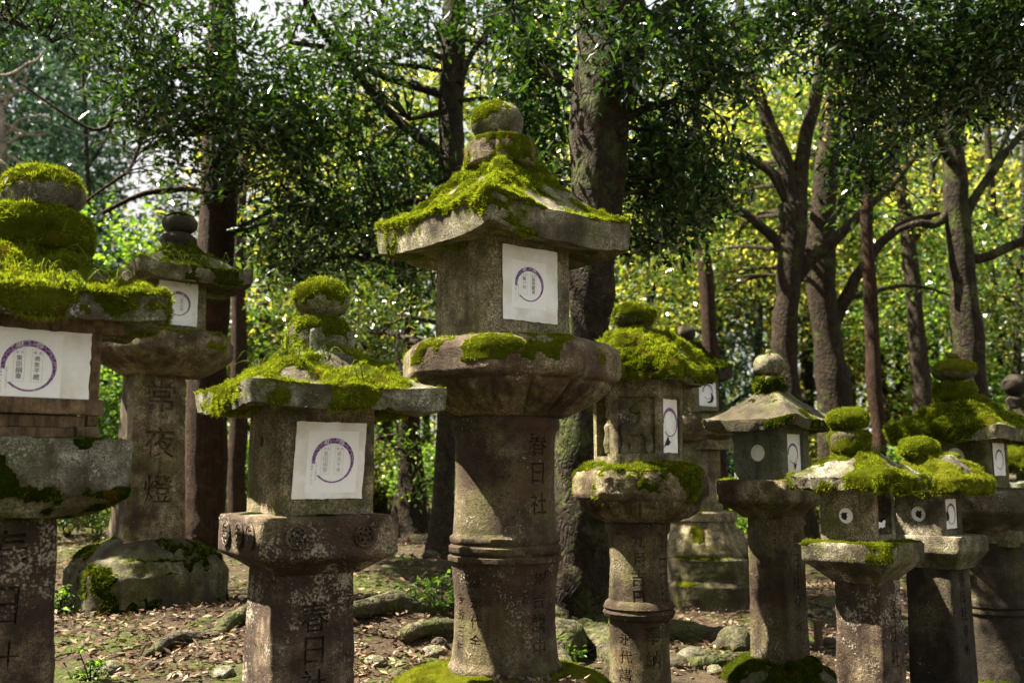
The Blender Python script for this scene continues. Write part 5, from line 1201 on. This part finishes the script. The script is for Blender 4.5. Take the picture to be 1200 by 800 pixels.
for i, (px, Y, k, sc) in enumerate(SH):
    c = P(px, 600, Y); root = empty('shrub', (c[0], c[1], float(ground_z(c[0], c[1])[0])), i*2.1)
    tag(root, f'{"low" if sc < 1 else "tall" if sc > 1.25 else "rounded"} {sw[k]} undergrowth bush {swhere(px)}', 'shrub', 'bushes under the trees')
    o = obj('foliage', shr_var[(i % 2, k)], None, root); o.scale = (sc*1.25, sc*1.25, sc); o2 = obj('stem', PS[i % 2][1], None, root); o2.scale = (sc, sc, sc)
# the far wood: one uncountable mass
r = R_(200); nC = 8000
cx = r.uniform(-48, 48, nC); cy = r.uniform(46, 66, nC); top = 7+7*(.5+.5*vnoise(np.stack([cx*.12, cy*.05, cx*0], -1), 4))+np.clip(cx*.12, -2.5, 3)
cz = ground_z(cx, cy)+r.random(nC)**.8*top
C = np.stack([cx, cy, cz], -1); C = C[fbm(C, .35, 3, 5) > -.02]
V, T = leaf_mesh(C, twigs_dirs(len(C), r), 14, .36, .22, .9, r)
far = mk('far_wood', V, [T], M['lf_yel'], None, False); tag(far, 'blurred mass of sunny foliage closing the view behind all the trees', 'wood', kind='stuff')

# ====== litter, stones, small plants
r = R_(300)
def scatter(n, xr, yr, pw=1.0):
    y = yr[0]+(yr[1]-yr[0])*r.random(n)**pw; x = r.uniform(-1, 1, n)*(.62*y+.5); return x, y
x, y = scatter(85000, None, (3.2, 20), 1.8)
q = np.stack([x, y, x*0], -1); k = fbm(q, .9, 4, 12)+.25*np.clip(y-5.5, -1, .6) > -.16; x = x[k]; y = y[k]
z = np.concatenate([ground_z(x[i:i+20000], y[i:i+20000]) for i in range(0, len(x), 20000)])
n = len(x); p = np.stack([x, y, z+.008+r.random(n)*.02], -1)
a = r.uniform(0, 2*pi, n); ld = np.stack([np.cos(a), np.sin(a), r.normal(0, .3, n)], -1); ld /= np.linalg.norm(ld, axis=1, keepdims=True)
up = r.normal(0, .45, (n, 3)); up[:, 2] += 1; s_ = np.cross(ld, up); s_ /= np.linalg.norm(s_, axis=1, keepdims=True); nn_ = np.cross(s_, ld)
sz = (.024+.040*r.random((n, 1))**1.6); W = sz*r.uniform(.3, .5, (n, 1)); md = p+ld*sz*.5; cu = r.uniform(-.1, .35, (n, 1))
V = np.stack([p, md+s_*W*.5+nn_*W*cu, p+ld*sz+nn_*sz*cu*.4, md-s_*W*.5+nn_*W*cu], 1).reshape(-1, 3); kk = np.arange(n)[:, None]*4
T = np.concatenate([kk+np.array([[0, 1, 2]]), kk+np.array([[0, 2, 3]])], 0)
M['litter'] = leaf_mat('dry_leaf_litter', [(.03, .018, .01), (.07, .04, .022), (.14, .09, .055), (.30, .21, .14), (.045, .026, .015), (.09, .058, .035)], .12, .06, .5, (1.1, .9, .6))
lit = mk('leaf_litter', V, [T], M['litter'], None, False); tag(lit, 'dry brown and pinkish fallen leaves covering the ground', 'fallen leaves', kind='stuff')
# twigs
rt = R_(411); xt, yt = scatter(420, None, (3.4, 11), 1.4); zt = ground_z(xt, yt); tws = []
for i in range(len(xt)):
    a_ = rt.uniform(0, 2*pi); l_ = rt.uniform(.06, .28); q0 = np.array((xt[i], yt[i], zt[i]+.015)); d_ = np.array((cos(a_), sin(a_), rt.normal(0, .12)))
    tws.append(np.array([(*q0, .0035), (*(q0+d_*l_*.5+rt.normal(0, .01, 3)), .003), (*(q0+d_*l_), .0012)]))
V, F_ = tubes(tws, 5); tag(mk('fallen_twigs', V, F_, M['b_brown'], None), 'small dead twigs lying among the fallen leaves', 'twigs', kind='stuff')
# pebbles
V0, F0 = loft([(-.35, .3), (-.1, .85), (.15, 1.0), (.4, .8), (.6, .35)], 0, 10, .3, rough=.1, rs=1.3, seed=3)
T0 = np.vstack([quads2tris(F0[0]), F0[1]])
x, y = scatter(3500, None, (3.4, 14), 1.5); z = ground_z(x, y); n = len(x)
sc_ = .008+.022*r.random((n, 1, 1))**2; aa = r.uniform(0, 2*pi, n); ca, sa = np.cos(aa), np.sin(aa)
W = V0[None]*np.array((1, .75, .7))*sc_; W = np.stack([W[..., 0]*ca[:, None]-W[..., 1]*sa[:, None], W[..., 0]*sa[:, None]+W[..., 1]*ca[:, None], W[..., 2]], -1)+np.stack([x, y, z], -1)[:, None]
T = (T0[None]+np.arange(n)[:, None, None]*len(V0)).reshape(-1, 3)
pb = mk('gravel', W.reshape(-1, 3), [T], M['s_roof'], None); tag(pb, 'small pebbles scattered in the soil', 'gravel', kind='stuff')
ROCKS = [(508, 745, 5.2, 26, 'pale rounded stone lying beside the tallest shaft, lower of two'), (515, 728, 5.35, 22, 'pale rounded stone beside the tallest shaft, upper of two'), (536, 752, 5.0, 10, 'small white stone close against the tallest shaft'),
         (130, 780, 4.7, 34, 'flat moss-stained stone at the bottom left beside the blotched post'), (92, 790, 4.6, 26, 'grey stone at the very bottom left corner of the bank'), (178, 786, 4.8, 22, 'small dark stone under the big boulder base'), (262, 790, 4.7, 30, 'stone half buried left of the square post'), (236, 772, 5.0, 18, 'little grey stone below the left root'),
         (430, 668, 8.0, 22, 'grey stone on the leaf litter beside the crest slab'), (455, 655, 9.0, 18, 'low stone at the foot of the brown flared trunk'), (505, 664, 8.3, 24, 'mossy stone left of the tallest shaft'), (500, 648, 9.5, 14, 'small stone beside the grey trunk foot'),
         (560-120, 770, 5.0, 26, 'rough stone in the dark bank right of the square post'), (468, 786, 4.8, 22, 'stone low in the bank between the two carved shafts'), (720, 790, 5.6, 22, 'stone left of the deer lantern shaft'), (812, 776, 5.9, 40, 'angular block under the arching root'), (792, 790, 5.8, 34, 'dark stone right of the deer lantern shaft'), (846, 760, 6.3, 26, 'rock at the end of the arching root'),
         (838, 795, 5.7, 24, 'rock at the mossy mound of the pitted-roof lantern'), (972, 760, 6.6, 26, 'stone behind the wooden stake'), (955, 735, 7.4, 16, 'small stone in the lit leaves behind the stake'), (1046, 790, 6.0, 24, 'stone between the two square shafts at right'), (868, 690, 8.4, 18, 'stone beside the lotus steps'), (330-130, 720, 6.0, 16, 'small stone below the boulder base')]
for i, (px, py, Y, w, lab) in enumerate(ROCKS):
    c = P(px, py, Y); z = float(ground_z(c[0], c[1])[0]); R = w*mpp(Y)/2
    V, F_ = loft([(-.5*R, R*.6), (-.2*R, R*.95), (.1*R, R), (.4*R, R*.8), (.62*R, R*.4)], 0, 28, R*.12, rough=R*.16, rs=1.1/R, seed=i+40)
    V[:, 1] *= .8; o = mk('stone', V, F_, M['s_lichen' if i % 3 == 0 else 's_base'], None); o.location = (c[0], c[1], z+R*.1); o.rotation_euler = (0, 0, i*1.3); tag(o, lab, 'stone', 'stones lying between the lanterns')
# root crossing at the left
rp = rootp([(330, 730, 24, 5.9), (290, 738, 22, 5.6), (262, 745, 22, 5.4), (235, 742, 20, 5.3), (205, 752, 18, 5.2), (175, 768, 14, 5.0)], 5.5)
V, F_ = tubes([rp], 16, .25, 3, 5); o = mk('exposed_root', V, F_, M['b_root'], None); tag(o, 'thick greyish root snaking over the bank below the boulder-based lantern', 'root')
# small plants
def plant(px, py, Y, n, r0, lab, mat='lf_green', ln=.05):
    c = P(px, py, Y); z = float(ground_z(c[0], c[1])[0]); rs = R_(int(px)); root = empty('small_plant', (c[0], c[1], z)); tag(root, lab, 'plant', 'small plants on the ground')
    C = rs.normal(0, 1, (n, 3))*np.array((r0, r0*.7, r0*.6))+np.array((0, 0, r0*1.1)); C[:, 2] = np.abs(C[:, 2])
    V, T = leaf_mesh(C, twigs_dirs(n, rs, .1), 9, ln, ln*.5, ln*1.1, rs); mk('foliage', V, [T], M[mat], root, False)
    st = [smooth_path([(0, 0, -.02, .004), (*(q_*.5), .003), (*q_, .0015)], 3) for q_ in C[:12]]; V, F_ = tubes(st, 5); mk('stem', V, F_, M['b_brown'], root)
plant(518, 700, 5.9, 34, .10, 'leafy seedling growing on the big root left of the tallest shaft')
plant(658, 700, 5.6, 14, .06, 'sprig of green leaves right of the tallest shaft')
plant(70, 725, 6.0, 16, .07, 'low green weeds left of the boulder base')
plant(106, 800, 4.5, 12, .05, 'tiny weeds at the bottom of the bank by the blotched post', ln=.035)
plant(660, 560, 7.0, 10, .06, 'pale sprig on the mossy foot of the huge trunk')
plant(300, 655, 9.0, 12, .06, 'small weeds among the leaves right of the boulder base')
# wooden stake
c = P(961, 790, 6.5); V, Q = box_vf(-.024, .024, -.018, .018, -.2, .17); o = mk('wooden_stake', V, [Q], M['wood'], None, False); o.location = (c[0], c[1], float(ground_z(c[0], c[1])[0])); o.rotation_euler = (.03, -.04, .5)
md = o.modifiers.new('b', 'BEVEL'); md.width = .004; tag(o, 'short square wooden stake standing in the leaves between two shafts', 'stake')
# low rail far behind
c = P(872, 622, 16); z = float(ground_z(c[0], c[1])[0]); root = empty('log_rail', (c[0], c[1], z), .1); tag(root, 'low pale log rail far behind, left of the pitted-roof lantern\'s shaft', 'rail')
V, F_ = tubes([np.array([(-1.1, 0, .42, .045), (1.1, 0, .42, .045)])], 10); mk('rail', V, F_, M['s_main'], root)
V, F_ = tubes([np.array([(-1.1, 0, .2, .045), (1.1, 0, .2, .045)])], 10); mk('rail', V, F_, M['s_main'], root)
for xx in (-.9, .9):
    V, F_ = tubes([np.array([(xx, 0.05, -.2, .05), (xx, 0.05, .5, .05)])], 10); mk('post', V, F_, M['wood'], root)
# cable
a_, b_ = P(-60, 95, 8.8), P(250, 196, 9.2)
pts = [(*(a_+(b_-a_)*t), .006) for t in np.linspace(0, 1, 12)]; pts = [(x, y, z-.10*sin(pi*k/11), w) for k, (x, y, z, w) in enumerate(pts)]
V, F_ = tubes([np.array(pts)], 6); tag(mk('cable', V, F_, M['hole'], None), 'thin black cable running across the upper left sky to the reddish trunk', 'cable')

# ================================================================ light, sky, camera
AZ, EL = radians(-98), radians(57)      # sun: high at the left
S = np.array((sin(AZ)*cos(EL), -cos(AZ)*cos(EL), sin(EL)))
import mathutils
ld = bpy.data.lights.new('sun', 'SUN'); ld.energy = 5.0; ld.angle = radians(.53); ld.color = (1, .90, .74)
lo = bpy.data.objects.new('sun', ld); COL.objects.link(lo); lo.rotation_euler = mathutils.Vector(S).to_track_quat('Z', 'Y').to_euler()
w = bpy.data.worlds.new('World'); SC.world = w; w.use_nodes = True; nt = w.node_tree
sk = nt.nodes.new('ShaderNodeTexSky'); sk.sky_type = 'NISHITA'; sk.sun_disc = False; sk.sun_elevation = EL; sk.sun_rotation = math.atan2(S[0], S[1]); sk.dust_density = 2.5; sk.air_density = 1.2
bg = nt.nodes['Background']; bg.inputs[1].default_value = .05; b_ = N(nt)
tcw = b_.n('ShaderNodeTexCoord').outputs['Generated']
cl = b_.ramp(b_.noise(tcw, 3.0, 6, .6), [(.30, .6), (.62, 1.0)])
nt.links.new(b_.mix(cl, sk.outputs[0], (3.4, 3.35, 3.25)), bg.inputs[0])
cd = bpy.data.cameras.new('camera'); cd.lens = F/1200*36; cd.sensor_width = 36; cd.clip_end = 400; cd.clip_start = .05
cd.dof.use_dof = True; cd.dof.focus_distance = 4.3; cd.dof.aperture_fstop = 2.5; cd.dof.aperture_blades = 7
co = bpy.data.objects.new('camera', cd); COL.objects.link(co); co.location = (0, 0, CZ); co.rotation_euler = (radians(90)+PIT, 0, 0); SC.camera = co
SC.view_settings.view_transform = 'Standard'; SC.view_settings.look = 'None'; SC.view_settings.gamma = 1; SC.view_settings.exposure = EXPO if 'EXPO' in globals() else 2.6
cy = SC.cycles; cy.use_denoising = True; cy.max_bounces = 7; cy.diffuse_bounces = 4; cy.glossy_bounces = 2; cy.transmission_bounces = 4; cy.transparent_max_bounces = 4; cy.caustics_reflective = False; cy.caustics_refractive = False
cy.sample_clamp_indirect = 6
try: cy.use_light_tree = False
except Exception: pass
